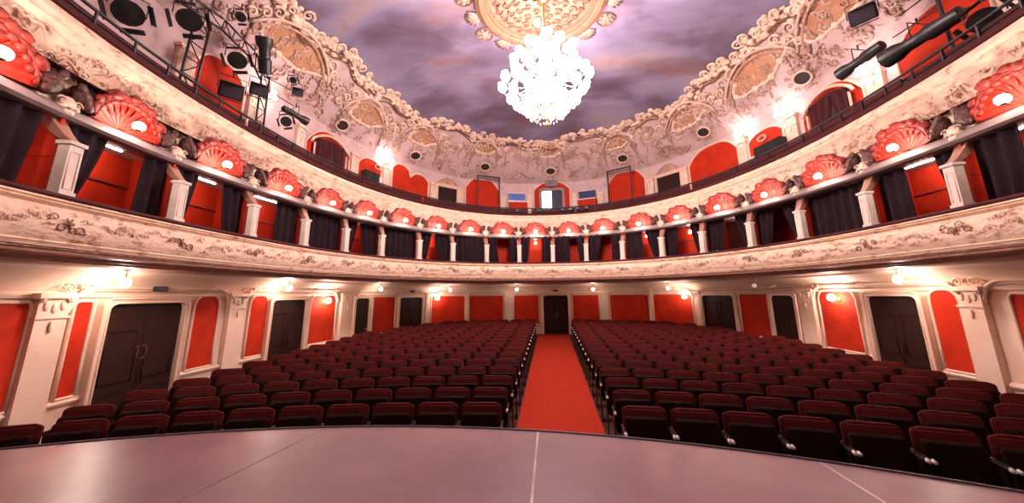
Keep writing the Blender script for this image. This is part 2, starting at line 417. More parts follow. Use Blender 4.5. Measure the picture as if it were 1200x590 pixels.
# doors: (centre angle, width, open?)
doors = [(-107.84,1.43,True),(-80.2,1.40,False),(-57.0,.78,False),(-41.1,1.30,False),(1.42,1.30,True),(45.2,1.50,False),(62.5,.98,False),(86.8,1.26,False)]
def door_outline(w, h, r, n=5):
    pts = [(-w/2, 0)]
    for i in range(n+1):
        a = PI - PI/2*i/n; pts.append((-w/2+r+r*math.cos(a), h-r+r*math.sin(a)))
    for i in range(n+1):
        a = PI/2 - PI/2*i/n; pts.append((w/2-r+r*math.cos(a), h-r+r*math.sin(a)))
    pts.append((w/2, 0)); return pts
for i, (d, w, _) in enumerate(doors, 1):
    zf = floor_z(WALL.xy(d)[1]); top = -.13 if i != 5 else -.10
    h = top - zf
    c, rz = WALL.frame(d, zf, -.10)
    root = empty('door_%d' % i, c, rz); tag(root, kind='structure')
    ins = [(x, z) for x, z in door_outline(w, h, .13)]
    outr = [(x*1.0 + (1 if x > 0 else -1)*.11, z + (.11 if z > h*.5 else 0)) for x, z in ins]
    mb = MB(); n = len(ins)
    for lo, hi, y0, y1 in ((ins, outr, -.05, .12),):
        vs = [(x, y0, z) for x, z in lo] + [(x, y0, z) for x, z in hi] + [(x, y1, z) for x, z in lo] + [(x, y1, z) for x, z in hi]
        fs = []
        for k in range(n-1):
            fs += [(k, k+1, n+k+1, n+k), (n+k, n+k+1, 3*n+k+1, 3*n+k), (2*n+k, 2*n+k+1, k+1, k)]
        mb.add(vs, fs)
    mb.tube([(x*1.0 + (1 if x > 0 else -1)*.10, -.06, z + (.10 if z > h*.5 else 0)) for x, z in ins], .022, 6)
    mb.tube([(x + (1 if x > 0 else -1)*.02, -.06, z + (.02 if z > h*.5 else 0)) for x, z in ins], .016, 6)
    mb.build('door_frame', M['cream'], root, smooth='auto')
    if w > .9:
        for s in (-1, 1):
            lw = w/2 - .006
            pts = [(x, z) for x, z in ins if x*s >= 0] + ([(s*.004, h), (s*.004, 0)] if s < 0 else [])
            if s > 0: pts = [(.004, 0), (.004, h)] + pts
            leaf = MB().prism(pts, .02, .06).build('door_leaf', M['door'], root)
            m2 = MB()
            for zz, hh in ((.22,.55),(.95,.9)):
                m2.tube([(s*(.09), .014, zz), (s*(w/2-.09), .014, zz), (s*(w/2-.09), .014, zz+hh), (s*.09, .014, zz+hh)], .010, 5, closed=True)
            m2.build('leaf_panel', M['door'], leaf, smooth=True)
        m3 = MB().tube([(.05, 0, .85), (.05,-.05,.87), (.05,-.05,1.13), (.05,0,1.15)], .011, 6).build('door_handle', M['metal' if i == 5 else 'wood'], root, smooth=True)
    else:
        leaf = MB().prism(ins, .02, .06).build('door_leaf', M['door'], root)
        MB().tube([(w/2-.1, 0, .95), (w/2-.1,-.05,.95), (w/2-.22,-.05,.95)], .011, 6).build('door_handle', M['metal'], root, smooth=True)
    if i == 1:                                   # the gilt number on the leaf
        m4 = MB(); zc = 1.45
        m4.tube([(-.115,-.0,zc+.07), (-.085,0,zc+.095), (-.06,0,zc+.12), (-.058,0,zc+.06), (-.062,0,zc-.04), (-.066,0,zc-.13)], .0075, 5)
        m4.tube([(.0,0,zc+.10), (.03,0,zc+.115), (.075,0,zc+.11), (.10,0,zc+.06), (.105,0,zc-.01), (.095,0,zc-.07), (.065,0,zc-.115), (.02,0,zc-.135), (-.012,0,zc-.13)], .0075, 5)
        m4.tube([(.06,0,zc+.09), (.062,0,zc+.03)], .006, 5)
        m4.build('gilt_number', M['gilt'], root, smooth=True)
# dark emergency lamp boxes over three doors
for d, lab in ((-107.0,'small dark emergency light box above the nearest left door'),(-41.0,'small dark emergency light box above the rear left door'),(1.42,'small dark emergency light box above the central rear door')):
    c, rz = WALL.frame(d, .16, -.13); r = empty('emergency_light', c, rz); tag(r, lab, 'emergency light', 'emergency light boxes over the stalls doors')
    MB().rbox((0,0,0), (.24,.10,.10), .02).build('housing', M['black'], r)
    MB().box((0,-.052,0), (.19,.006,.06)).build('lens', M['steel'], r)

# ================================================================== stage and orchestra edge
mb = MB(); Z = -1.40
def edge_y(x): return 4.09 - .050*(x+.95)**2
xs = [-9+18*i/72 for i in range(73)]
top = [(x, edge_y(x), Z) for x in xs]
vs = [(x, -3.2, Z) for x in xs] + top + [(x, y+.02, z-.03) for x, y, z in top] + [(x, y+.02, -2.75) for x, y, z in top]
n = len(xs); fs = []
for i in range(n-1):
    for L in range(3): fs.append((L*n+i, (L+1)*n+i, (L+1)*n+i+1, L*n+i+1)[::-1])
mb.add(vs, fs)
stage = mb.build('stage_platform', M['stage']); tag(stage, kind='structure')
mb = MB(); mb.tube([(x, edge_y(x)-.012, Z+.004) for x in xs], .011, 6)
mb.build('edge_strip', M['steel'], stage, smooth=True)
mb = MB()
SEAMS = ((-.17,-.17,'light'), (-2.45,-3.3,'dark'), (2.2,2.2,'light'), (5.0,5.0,'light'), (-5.2,-6,'dark'))
for x, x2, tone in SEAMS:
    y1 = edge_y(x)-.03; w = .009 if tone == 'light' else .016
    m = MB(); m.add([(x2-w,-3.2,Z+.002),(x2+w,-3.2,Z+.002),(x+w,y1,Z+.002),(x-w,y1,Z+.002)], [(0,1,2,3)])
    m.build('board_seam', M['seam_'+tone], stage)

# red carpet in the centre aisle
mb = MB(); yy = [4.9+.5*i for i in range(30)]
L0 = [(-.56-.0*y, y) for y in yy]; n = len(yy)
vs = []
for y in yy + [19.72]:
    for x, dz in ((-.71,.004), (-.70,.018), (.90,.018), (.91,.004)): vs.append((x, y, floor_z(y)+dz))
k = len(yy)+1
mb.add(vs, [(i*4+j, i*4+j+1, (i+1)*4+j+1, (i+1)*4+j) for i in range(k-1) for j in range(3)])
tag(mb.build('aisle_carpet', M['carpet']), 'bright red carpet runner down the centre aisle', 'carpet')

# ================================================================== folding seats
SW = .645
def make_seat():
    root = empty('theatre_seat')
    bk = MB(); Mx = Matrix.Rotation(math.radians(-8), 3, 'X')
    bk.rbox((0, .10, .65), (SW-.045, .08, .54), .05, Mx, 4)
    b = bk.build('backrest', M['velvet'], root, smooth='auto')
    m = MB(); m.tube([(-SW/2+.06, .13, .895), (-SW/2+.12, .135, .915), (SW/2-.12, .135, .915), (SW/2-.06, .13, .895)], .026, 6); m.build('top_roll', M['velvet'], b, smooth=True)
    c = MB(); c.rbox((0, .0, .58), (SW-.085, .07, .50), .05, Matrix.Rotation(math.radians(-8), 3, 'X'), 3)
    c.build('tipped_seat', M['seatback'], root, smooth='auto')
    for s in (-1, 1):
        xs_ = s*(SW/2-.020)
        p = MB(); p.box((xs_, .02, .32), (.022, .26, .64)); p.box((xs_, .02, .02), (.034,.34,.03))
        p.build('side_standard', M['wood'], root)
        a = MB(); a.rbox((xs_, -.02, .665), (.036, .40, .04), .012)
        arm = a.build('armrest', M['wood'], root, smooth='auto')
        t = MB(); t.rbox((xs_, -.215, .675), (.038, .05, .036), .012)
        t.ball((xs_, -.195, .692), .017, 6, 4, (1.05,1,.6))
        t.build('metal_tip', M['metal'], arm, smooth='auto')
    return root
seat = make_seat()
index_children()
rows = []
RR = 17.5
for i in range(17):
    y0 = 5.50 + .775*i
    for side in (-1, 1):
        kk = 0
        while True:
            xa = (-.73 if side < 0 else .93) + side*SW*(kk+.5)
            # arc length to x
            y = y0 - xa*xa/(2*RR); ang = math.atan2(xa, RR)
            x = xa
            lim = abs(WALL.xy(WALL.at_y(y+.15, side))[0]) - .42
            if abs(x)+SW/2 > lim or kk > 12: break
            rows.append((i, side, kk, x, y, ang)); kk += 1
def in_view(x, y):
    az = math.degrees(math.atan2(x, y)); return -63 < az < 51
rows = [r for r in rows if in_view(r[3], r[4]+.1)]
rows.sort(key=lambda r: math.hypot(r[3], r[4]))
print('SEATS', len(rows))
from_aisle = ['right beside the red aisle','second seat from the red aisle'] + [ORD[k]+' seat from the red aisle' for k in range(3, 15)]
first = True; rest = rows[300:]
for i, side, kk, x, y, ang in rows[:300]:
    o = seat if first else copy_tree(seat); first = False
    o.location = (x, y, floor_z(y)); o.rotation_euler = (0, 0, -ang)
    tag(o, 'dark red tip-up seat, %s row from stage, %s half, %s' % (ORD[i+1], 'left' if side < 0 else 'right', from_aisle[kk]), 'theatre seat', 'theatre seats in the stalls')
if rest:
    mb = MB()
    for i, side, kk, x, y, ang in rest:
        F = Matrix.Translation((x, y, floor_z(y))) @ Matrix.Rotation(-ang, 4, 'Z')
        for k in CH[seat.name]:
            stack = [k]
            while stack:
                q = stack.pop(); me = bpy.data.objects[q].data
                mb.add([F @ v.co for v in me.vertices], [tuple(p.vertices) for p in me.polygons]); stack += CH.get(q, [])
    tag(mb.build('farthest_theatre_seats', M['velvet'], smooth='auto'), 'farthest dark red seats along the rear wall of the stalls', 'theatre seats', kind='stuff')

# ================================================================== balconies
# --- first balcony front
mb = MB()
prof = [(.20,1.28),(.0,1.28),(-.03,1.30),(-.05,1.275),(-.02,1.25),(-.045,1.235),(-.02,1.21),(0,1.19),(-.035,1.12),(-.06,1.02),(-.07,.92),(-.06,.82),(-.02,.74),(-.03,.72),(-.01,.70),(.0,.664)]
sweep(R1, prof, b0, b1e, 160, mb=mb)
bal = mb.build('balcony_front', M['front'], smooth='auto'); tag(bal, kind='structure')
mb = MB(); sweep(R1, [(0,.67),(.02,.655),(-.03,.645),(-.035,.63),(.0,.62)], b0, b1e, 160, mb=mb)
mb.build('dark_bead', M['darkline'], bal, smooth='auto')  # dark brown mottled bead below the cream front
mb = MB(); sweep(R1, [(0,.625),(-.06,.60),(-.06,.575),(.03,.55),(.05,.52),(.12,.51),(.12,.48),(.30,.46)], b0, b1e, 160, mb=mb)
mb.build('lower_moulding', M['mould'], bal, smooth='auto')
mb = MB(); sweep(R1, [(.22,1.27),(-.02,1.30),(-.035,1.335),(-.01,1.375),(.06,1.39),(.20,1.385),(.24,1.36)], b0, b1e, 160, mb=mb)
mb.build('velvet_rail', M['maroon'], bal, smooth='auto')
# relief: a rosette of scrolls and leaves under every column and smaller sprays between
colphi = [-151.1,-164.6]  # replaced below
def phi_of(plan, x, y): return math.degrees(math.atan2(x-plan.p[0], y-plan.p[1]))
COLS = [(-6.56,4.04),(-6.82,5.78),(-6.9,7.57),(-6.81,9.28),(-6.5,10.79),(-5.96,12.19),(-5.07,13.55),(-4.01,14.59),(-2.71,15.34),(-1.32,15.75),(.16,15.85),(1.6,15.69),(3.03,15.19),(4.34,14.31),(5.38,13.15),(6.2,11.65),(6.66,10.12),(6.88,8.36),(6.86,6.61)]
cph = [phi_of(R1, x, y) for x, y in COLS]
cph = [cph[0]-(cph[1]-cph[0])] + cph + [cph[-1]+(cph[-1]-cph[-2])]
def relief_spray(mb, F, S, rnd, n=3):
    for s in (-1, 1):
        for k in range(n):
            a = Matrix.Translation((s*S*(.25+.42*k), 0, S*rnd.uniform(-.35,.35)))
            mb.tube(scroll_pts(F @ a, rnd.uniform(.9,1.6), S*rnd.uniform(.16,.30), s*rnd.choice((-1,1)), .01, 12), [S*.055*(1-.6*q/12) for q in range(13)], 4)
            mb.ball(F @ a @ Vector((s*S*.2,-.008,-S*.1)), S*.09, 6, 4, (1.5,.5,.8))
    mb.ball(F @ Vector((0,-.015,0)), S*.17, 8, 5, (1,.5,1.2))
    for k in range(6):
        an = k*PI/3; mb.ball(F @ Vector((math.cos(an)*S*.22,-.012,math.sin(an)*S*.25)), S*.08, 6, 4, (1,.5,1))
rnd = random.Random(3)
mb = MB(); mb2 = MB()
for i, d in enumerate(cph[:-1]):
    relief_spray(mb, frame4(R1, d, .98, -.07), .26, rnd, 2)
    dm = (d+cph[i+1])/2
    relief_spray(mb2, frame4(R1, dm, .97, -.07), .15, rnd, 4); [relief_spray(mb2, frame4(R1, lerp(d, cph[i+1], f_), rnd.uniform(.80,1.12), -.07), rnd.uniform(.07,.12), rnd, 2) for f_ in (.12,.2,.28,.35,.42,.58,.65,.72,.8,.88)]
mb.build('patina_rosette', M['patina'], bal, smooth=True); mb2.build('stucco_spray', M['relief'], bal, smooth=True)

# --- boxes: floor, ceiling, rear wall, partitions
x0_, x1_ = ends(BOX)
mb = MB(); vs = []; n = 120
for i in range(n+1):
    t = i/n; a = b0+(b1e-b0)*t; b = x0_+(x1_-x0_)*t
    vs += [(*R1.xy(a, .2), .56), (*BOX.xy(b, .1), .56)]
mb.add(vs, [(2*i, 2*i+1, 2*i+3, 2*i+2) for i in range(n)])
tag(mb.build('floor_boxes', M['maroon']), kind='structure')
c0, c1_ = ends(C2)
mb = MB(); vs = []
for i in range(n+1):
    t = i/n; a = c0+(c1_-c0)*t; b = x0_+(x1_-x0_)*t
    vs += [(*C2.xy(a, .02), 2.60), (*BOX.xy(b, .3), 2.60)]
mb.add(vs, [(2*i, 2*i+1, 2*i+3, 2*i+2) for i in range(n)])
tag(mb.build('ceiling_boxes', M['soffit']), kind='structure')
mb = MB(); sweep(BOX, [(0,.5),(0,2.62)], x0_, x1_, 120, mb=mb)
tag(mb.build('wall_boxes', M['marron_wall']), kind='structure')

# bays between the columns: curtain layout as fractions of the bay width: list of (top-left, top-right, bottom-left, bottom-right); red lining span
BAYS = {0:[(.30,.92,.42,.80)],1:[(.0,.38,.0,.06),(.74,1.,.68,1.)],2:[(.0,.34,.0,.12),(.66,1.,.86,1.)],3:[(.0,.12,.0,.03),(.55,.97,.55,.97)],4:[(.02,.98,.02,.98)],
        5:[(.0,.42,.0,.16),(.50,1.,.78,1.)],6:[(.02,.98,.02,.98)],7:[(.0,.42,.0,.14),(.52,1.,.80,1.)],8:[(.02,.98,.02,.98)],9:[(.0,.32,.0,.5),(.72,1.,.80,1.)],
        10:[(.0,.34,.0,.14),(.70,1.,.66,1.)],11:[(.05,.50,.05,.52),(.72,1.,.88,1.)],12:[(.0,.42,.0,.14),(.68,1.,.68,1.)],13:[(.05,.48,.05,.48),(.56,1.,.92,1.)],14:[(.0,.34,.0,.20),(.66,1.,.90,1.)],
        15:[(.0,.42,.0,.20),(.62,1.,.90,1.)],16:[(.0,.40,.0,.10),(.55,1.,.92,1.)],17:[(.03,.97,.03,.97)],18:[(.02,.34,.02,.36),(.70,1.,.92,1.)],19:[(.04,.42,.04,.36)]}
# partitions between boxes, red
pr = MB()
def box_partition(i):
    d = cph[i]; x, y = R1.xy(d, .10); nx, ny = R1.nrm(d)
    p0 = Vector((x, y, 0)) + Vector((nx, ny, 0))*.22; p1 = Vector((x, y, 0)) + Vector((nx, ny, 0))*1.62
    t = Vector((-ny, nx, 0))*.025
    mb = MB(); vs = []
    for p in (p0, p1):
        for s in (-1, 1):
            for z in (.56, 2.59): vs.append(p + t*s + Vector((0,0,z)))
    mb.add(vs, [(0,1,3,2),(4,6,7,5),(0,2,6,4),(1,5,7,3),(0,4,5,1),(2,3,7,6)])
    # capping rail at mid height
    mid = (p0+p1)/2
    mb.box((mid.x, mid.y, 1.95), (.07, 1.4, .03), Matrix.Rotation(math.atan2(-nx, ny), 3, 'Z'))
    o = mb.build('wall_partition', M['redbox']); tag(o, kind='structure')
NC = len(cph)
for i in range(NC): box_partition(i)

# columns
def box_column(i):
    d = cph[i]
    c, rz = R1.frame(d, 1.385, .13)
    tx, ty = C2.xy(phi_of(C2, *R1.xy(d, .45)), .03)
    lean = (Vector((tx, ty, 0)) - Vector((c.x, c.y, 0))); ll = lean.length
    root = empty('box_column', c, rz)
    tag(root, 'white panelled pillar between boxes on the lower balcony rail, %s counted from the left' % (ORD[i] if i else 'half hidden and outermost'), 'pillar', 'pillars between the balcony boxes')
    w = .17 if 2 < i < 17 else .18
    m = MB(); m.box((0,0,.36), (w,.15,.72)); sh = m.build('pillar_shaft', M['white'], root)
    m = MB(); m.tube([(-w*.32,-.078,.08),(w*.32,-.078,.08),(w*.32,-.078,.62),(-w*.32,-.078,.62)], .010, 5, closed=True); m.build('shaft_panel', M['cream'], sh, smooth=True)
    m = MB(); m.box((0,0,.745), (w+.04,.20,.05)); m.box((0,0,.025), (w+.03,.19,.05)); m.build('pillar_cap', M['white'], root)
    m = MB(); vs = []
    for k in range(7):
        t = k/6; z = .77 + .43*t; y = (ll-.0)*(t**.8)
        hw = w*.42 + .05*t*t; hy = .06 + .05*t
        for sx, sy in ((-1,-1),(1,-1),(1,1),(-1,1)): vs.append((sx*hw, y*.9+sy*hy, z))
    fs = [(3,2,1,0), (24,25,26,27)]
    for k in range(6):
        for q in range(4): fs.append((k*4+q, k*4+(q+1)%4, (k+1)*4+(q+1)%4, (k+1)*4+q))
    m.add(vs, fs); m.build('bracket', M['mould'], root)
    m = MB(); yb = ll*.9-.16
    m.ball((0, yb-.04, 1.36), .12, 10, 6, (1.0,.7,1.05)); m.ball((0, yb-.08, 1.24), .07, 8, 5, (1.2,.8,.8))
    for s in (-1,1):
        F = Matrix.Translation((s*.10, yb-.08, 1.38)); m.tube(scroll_pts(F, 1.3, .07, s), .014, 4)
    for k in range(5): m.ball((-.08+.04*k, yb-.12, 1.30+.02*(k%2)), .03, 6, 4)
    m.build('carved_capital', M['relief'], root, smooth=True)
for i in range(NC): box_column(i)

# curtains and red linings in each bay
def curtain_mesh(F, W, H, tl, tr, bl, br, depth=.05):
    m = MB(); nu = max(6, int((max(tr-tl, br-bl))*W/.035)); nv = 8; vs = []
    for side in (0, 1):
        for j in range(nv+1):
            v = j/nv
            e = v**1.35
            l = lerp(tl, bl, e); r = lerp(tr, br, e)
            for i in range(nu+1):
                u = i/nu; x = (lerp(l, r, u)-.5)*W
                y = depth*math.sin(u*nu*.9)*.8 + side*.02
                vs.append(F @ Vector((x, y, H*(1-v))))
    K = (nv+1)*(nu+1); fs = []
    for j in range(nv):
        for i in range(nu):
            a = j*(nu+1)+i; fs.append((a, a+1, a+nu+2, a+nu+1)); fs.append((K+a, K+a+nu+1, K+a+nu+2, K+a+1))
    for j in range(nv):
        a = j*(nu+1); fs.append((a, a+nu+1, K+a+nu+1, K+a)); a += nu; fs.append((a, K+a, K+a+nu+1, a+nu+1))
    return m.add(vs, fs)
for i in range(NC-1):
    a, b = cph[i], cph[i+1]; mid = (a+b)/2
    pa, pb = Vector((*R1.xy(a, .42), 0)), Vector((*R1.xy(b, .42), 0))
    W = (pb-pa).length; c = (pa+pb)/2; rz = math.atan2(pb.y-pa.y, pb.x-pa.x)
    where = '%s box of the lower balcony counted from the left' % ORD[i+1]
    for k, cu in enumerate(BAYS.get(i, [])):
        if cu[1]-cu[0] < .01: continue
        r = empty('box_curtain', (c.x, c.y, .6), rz)
        nm = 'dark plum curtain closing' if cu[1]-cu[0] > .9 else ('dark plum curtain, left side of' if (cu[0]+cu[1]) < 1 else 'dark plum curtain, right side of')
        tag(r, nm+' the %s lower balcony box from the left' % ORD[i+1], 'curtain', 'curtains of the balcony boxes')
        curtain_mesh(Matrix.Identity(4), W-.06, 1.99, *cu).build('drape', M['curtain'], r, smooth=True)
        mm = MB(); mm.tube([((cu[0]-.5)*(W-.06), .01, 1.985), ((cu[1]-.5)*(W-.06), .01, 1.985)], .014, 6); mm.build('curtain_rod', M['brass'], r, smooth=True)
    # red lining screen with a rail across, at the back of the box
    pa, pb = Vector((*R1.xy(a, 1.15), 0)), Vector((*R1.xy(b, 1.15), 0)); W2 = (pb-pa).length; c = (pa+pb)/2
    if i not in (4, 6, 8, 15, 17):
        r = empty('wall_lining', (c.x, c.y, .57), rz); tag(r, kind='structure')
        m = MB(); m.box((0,0,1.0), (W2*.98,.04,2.0)); m.build('red_lining', M['redbox'], r)
        m = MB(); m.box((0,-.03,1.45), (W2*.98,.03,.025)); m.box((0,-.03,.3), (W2*.98,.03,.05)); m.build('rail_strip', M['marron_wall'], r)

# lamps inside some boxes, with strips added for their glare
def small_lamp(name, c, lab, grp, r=.065, mt='globe_small', drop=.12):
    o = empty(name, c); tag(o, lab, 'lamp', grp)
    MB().ball((0,0,0), r, 12, 8).build('lamp_globe', M[mt], o, smooth=True)
    m = MB(); m.lathe([(.012,r*.8),(.03,r*.95),(.035,r+.02),(.012,r+.03),(.010,drop),(.05,drop+.005),(.055,drop+.03)], 10); m.build('lamp_fitting', M['brass'], o, smooth='auto')
for i in (0,1,2,3,18,19):  # added glowing tubes that stand in for glare of the box lamps
    a_, b_ = cph[i], cph[i+1]; mid = lerp(a_, b_, .42 if i < 9 else .5); c, rz = C2.frame(phi_of(C2, *R1.xy(mid, .4)), 2.50, .06)
    r = empty('glare_strip', c, rz); tag(r, 'added glowing glare strip under the ceiling edge of the %s box from the left' % ORD[i+1], 'glare strip', 'glare strips of the side boxes')
    MB().tube([(-.38,0,0),(.38,0,0)], .018, 8).build('glare_tube', M['globe_small'], r, smooth=True)
    MB().box((0,0,.035), (.84,.06,.03)).build('glare_mount', M['white'], r)
for i, off, zz in ((5,.8,2.30),(7,.9,2.30),(13,.8,2.38),(14,.8,2.32),(15,.8,2.40),(10,.9,2.38)):
    mid = (cph[i]+cph[i+1])/2; c, rz = R1.frame(mid, zz, off)
    small_lamp('box_lamp', c, 'small white globe lamp glowing inside the %s balcony box from the left' % ORD[i+1], 'lamps inside the balcony boxes', .055, 'globe_small', 2.58-zz-.02)

# --- second balcony front
mb = MB(); n = 160; vs = []
u0, u1 = c0, c1_; v0, v1 = ends(R2)
FR = [(0,2.56,.02),(0.0,2.60,-.03),(.02,2.66,-.05),(.06,2.74,-.04),(.10,2.80,.0),(.22,2.95,.05),(.4,3.15,.09),(.58,3.35,.09),(.75,3.52,.06),(.88,3.66,.02),(.93,3.70,-.03),(.96,3.74,-.01),(.98,3.79,-.05),(1.,3.86,-.04),(1.0,3.92,.0),(1.0,3.94,.06),(1.0,3.94,.22)]
def front_pt(t, u, z, off):
    a = lerp(u0, u1, t); b = lerp(v0, v1, t)
    pa = Vector((*C2.xy(a, off), 0)); pb = Vector((*R2.xy(b, off), 0)); p = pa.lerp(pb, u); p.z = z; return p
for i in range(n+1):
    for u, z, off in FR: vs.append(front_pt(i/n, u, z, off))
m_ = len(FR)
mb.add(vs, [(i*m_+j, i*m_+j+1, (i+1)*m_+j+1, (i+1)*m_+j) for i in range(n) for j in range(m_-1)])
gal_front = mb.build('gallery_front', M['front'], smooth='auto'); tag(gal_front, kind='structure')
mb = MB(); rnd = random.Random(9)
for i in range(520):
    t = rnd.uniform(.03,.97); u = rnd.uniform(.45,.9); z = 2.8+ (u-.1)*1.03; p = front_pt(t, u, z, .055); b = lerp(v0, v1, t)
    nx, ny = R2.nrm(b); F = Matrix.Translation(p) @ Matrix.Rotation(math.atan2(-nx, ny), 4, 'Z') @ Matrix.Rotation(rnd.uniform(-.5,.5), 4, 'Y')
    S = rnd.uniform(.05,.10); sg = rnd.choice((-1,1))
    mb.tube(scroll_pts(F, rnd.uniform(.7,1.3), S, sg, .01, 10), [S*.22*(1-.6*q/10) for q in range(11)], 4)
    mb.tube([F @ Vector((sg*(S+S*2.6*q/6), -.012, S*.8*math.sin(q/6*PI*1.3))) for q in range(7)], [S*.22*(1-.8*q/6) for q in range(7)], 4)
mb.build('stucco_scroll', M['relief'], gal_front, smooth=True)
# hood ledge under the shells
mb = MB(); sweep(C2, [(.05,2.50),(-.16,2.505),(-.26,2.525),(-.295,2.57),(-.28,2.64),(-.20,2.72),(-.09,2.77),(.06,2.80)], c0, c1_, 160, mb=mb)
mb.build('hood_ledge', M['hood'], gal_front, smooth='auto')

# ------------------------------------------------------------------ red shell ornaments with lamps
def make_shell():
    root = empty('shell_sconce')
    # fluted scallop, concave to the hall
    m = MB(); na, nr = 42, 9; vs = []
    def sp(i, j, back):
        th = PI*(-.04 + 1.08*i/na); r = j/nr
        rip = math.cos(th*19)
        R = r*(1 + .045*rip*r)
        x = .50*R*math.cos(th); z = .04 + .50*R*max(math.sin(th), -.1)
        y = -.06 - .17*(r**2.2) + .016*rip*r + back + .06*r*(z)
        return Vector((x, y, z))
    for back in (0, .045):
        for i in range(na+1):
            for j in range(nr+1): vs.append(sp(i, j, back))
    K = (na+1)*(nr+1); fs = []
    for i in range(na):
        for j in range(nr):
            a = i*(nr+1)+j; fs += [(a, a+nr+1, a+nr+2, a+1), (K+a, K+a+1, K+a+nr+2, K+a+nr+1)]
        a = i*(nr+1)+nr; fs.append((a, a+nr+1, K+a+nr+1, K+a))
    m.add(vs, fs); m.build('shell', M['shell'], root, smooth=True)
    m = MB()
    for k in range(11):                          # frilled lobes along the rim
        th = PI*(.08+.84*k/10); s = 1+.35*math.sin(th)
        rf = 1 + .06*(k % 2); m.ball((.52*rf*math.cos(th), -.18-.03*(k%2), .05+.53*rf*math.sin(th)), (.062+.02*(k%3==1))*s, 8, 5, (1.2,.9,.8), Matrix.Rotation(-(th-PI/2), 3, 'Y'))
        m.ball((.45*math.cos(th+.1), -.20, .05+.44*math.sin(th+.1)), .045*s, 7, 5, (1.3,.7,.8), Matrix.Rotation(-(th-PI/2), 3, 'Y'))
    pts = [(.50*math.cos(PI*k/20), -.215, .04+.50*math.sin(PI*k/20)) for k in range(21)]; m.tube(pts, .026, 6)
    for k in range(7):
        th = PI*(.2+.6*k/6); m.tube([(.40*math.cos(th)*q, -.10-.06*q, .06+.42*math.sin(th)*q) for q in (.55,.8,1.0,1.12)], [.008,.02,.026,.012], 5)
    m.build('shell_rim', M['shellrim'], root, smooth=True)
    for s in (-1, 1):                            # dark acanthus leaf at each end
        m = MB()
        m.ball((s*.65, -.17, .20), .165, 10, 7, (.9,.6,1.2), Matrix.Rotation(s*.3, 3, 'Y'))
        for q in range(4):
            m.ball((s*(.59+.04*q), -.24, .08+.085*q), .065, 8, 5, (1,.7,1.3), Matrix.Rotation(s*.3, 3, 'Y'))
        m.tube([(s*(.47+.03*q), -.13, .02+.03*q*(4-q)/2) for q in range(5)], .02, 5)
        m.build('acanthus_leaf', M['leaf'], root, smooth=True)
    g = MB().ball((0,-.36,.10), .078, 14, 9).build('lamp_globe', M['globe'], root, smooth=True)
    m = MB(); m.tube([(0,-.06,.05),(0,-.18,.0),(0,-.30,.0),(0,-.36,.03)], .014, 6); m.lathe([(.012,0),(.04,.012),(.045,.03),(.02,.04)], 10, None, (0,-.36,.005)); m.build('lamp_arm', M['brass'], root, smooth=True)
    return root
shell = make_shell(); index_children()
shell_phi = []
for i in range(NC-1):
    # bay centre between the two columns, carried on to the upper front
    xa, ya = R1.xy(cph[i], .3); xb, yb = R1.xy(cph[i+1], .3)
    d = phi_of(C2, (xa+xb)/2, (ya+yb)/2); shell_phi.append(d)
    W = math.hypot(xa-xb, ya-yb)
    c, rz = C2.frame(d, 2.74, -.04)
    o = shell if i == 0 else copy_tree(shell)
    o.location = c; o.rotation_euler = (0, 0, rz); k = W/1.62*1.06; o.scale = (k*.92, k*.90, k*.82)
    if .25 < (c.y/22): pass
    tag(o, 'red scallop shell ornament with glowing globe lamp above the %s box from the left' % ORD[i+1], 'wall lamp', 'shell lamps along the upper balcony front')

# ================================================================== gallery (upper level)
ga0, ga1 = ends(GAL)
mb = MB(); vs = []; steps = [(.0,3.2),(.34,3.2),(.34,3.5),(.67,3.5),(.67,3.8),(1.0,3.8)]
for i in range(121):
    t = i/120; a = Vector((*R2.xy(lerp(v0,v1,t), .1), 0)); b = Vector((*GAL.xy(lerp(ga0,ga1,t), .1), 0))
    for u, z in steps: p = a.lerp(b, u); vs.append((p.x, p.y, z))
k = len(steps)
mb.add(vs, [(i*k+j, i*k+j+1, (i+1)*k+j+1, (i+1)*k+j) for i in range(120) for j in range(k-1)])
tag(mb.build('floor_gallery', M['maroon']), kind='structure')
mb = MB(); sweep(GAL, [(0,2.6),(0,4.6),(0,6.5)], ga0, ga1, 160, mb=mb)
gw = mb.build('wall_gallery', M['vault']); tag(gw, kind='structure')
# velvet parapet, rail and rail posts
mb = MB(); sweep(R2, [(.0,3.90),(-.04,3.93),(-.05,3.98),(-.02,4.03),(.10,4.05),(.24,4.04),(.26,3.9)], v0, v1, 160, mb=mb)
rail = mb.build('gallery_parapet', M['maroon'], smooth='auto'); tag(rail, kind='structure')
mb = MB(); pts = [(*R2.xy(lerp(v0,v1,i/160), .06), 4.30) for i in range(161)]; mb.tube(pts, .028, 6)
mb.tube([(p[0], p[1], 4.13) for p in pts], .010, 5)
mb.build('handrail', M['black'], rail, smooth=True)
for a0_, a1_ in ((-96, -40), (-39, -6), (-5, 8), (9, 42), (43, 96)):
    patch(R2, a0_, a1_, 4.02, 4.27, .075, .03, 40).build('parapet_cover', M['maroon'], rail)
for a0_, a1_ in ((v0+1, -97), (97, v1-1)):
    patch(R2, a0_, a1_, 4.02, 4.20, .075, .03, 40).build('parapet_cover', M['maroon'], rail)
for i in range(61):
    d = lerp(v0, v1, i/60); x, y = R2.xy(d, .06)
    MB().box((x, y, 4.16), (.03,.03,.26), Matrix.Rotation(R2.frame(d,0)[1], 3, 'Z')).build('rail_post', M['black'], rail)

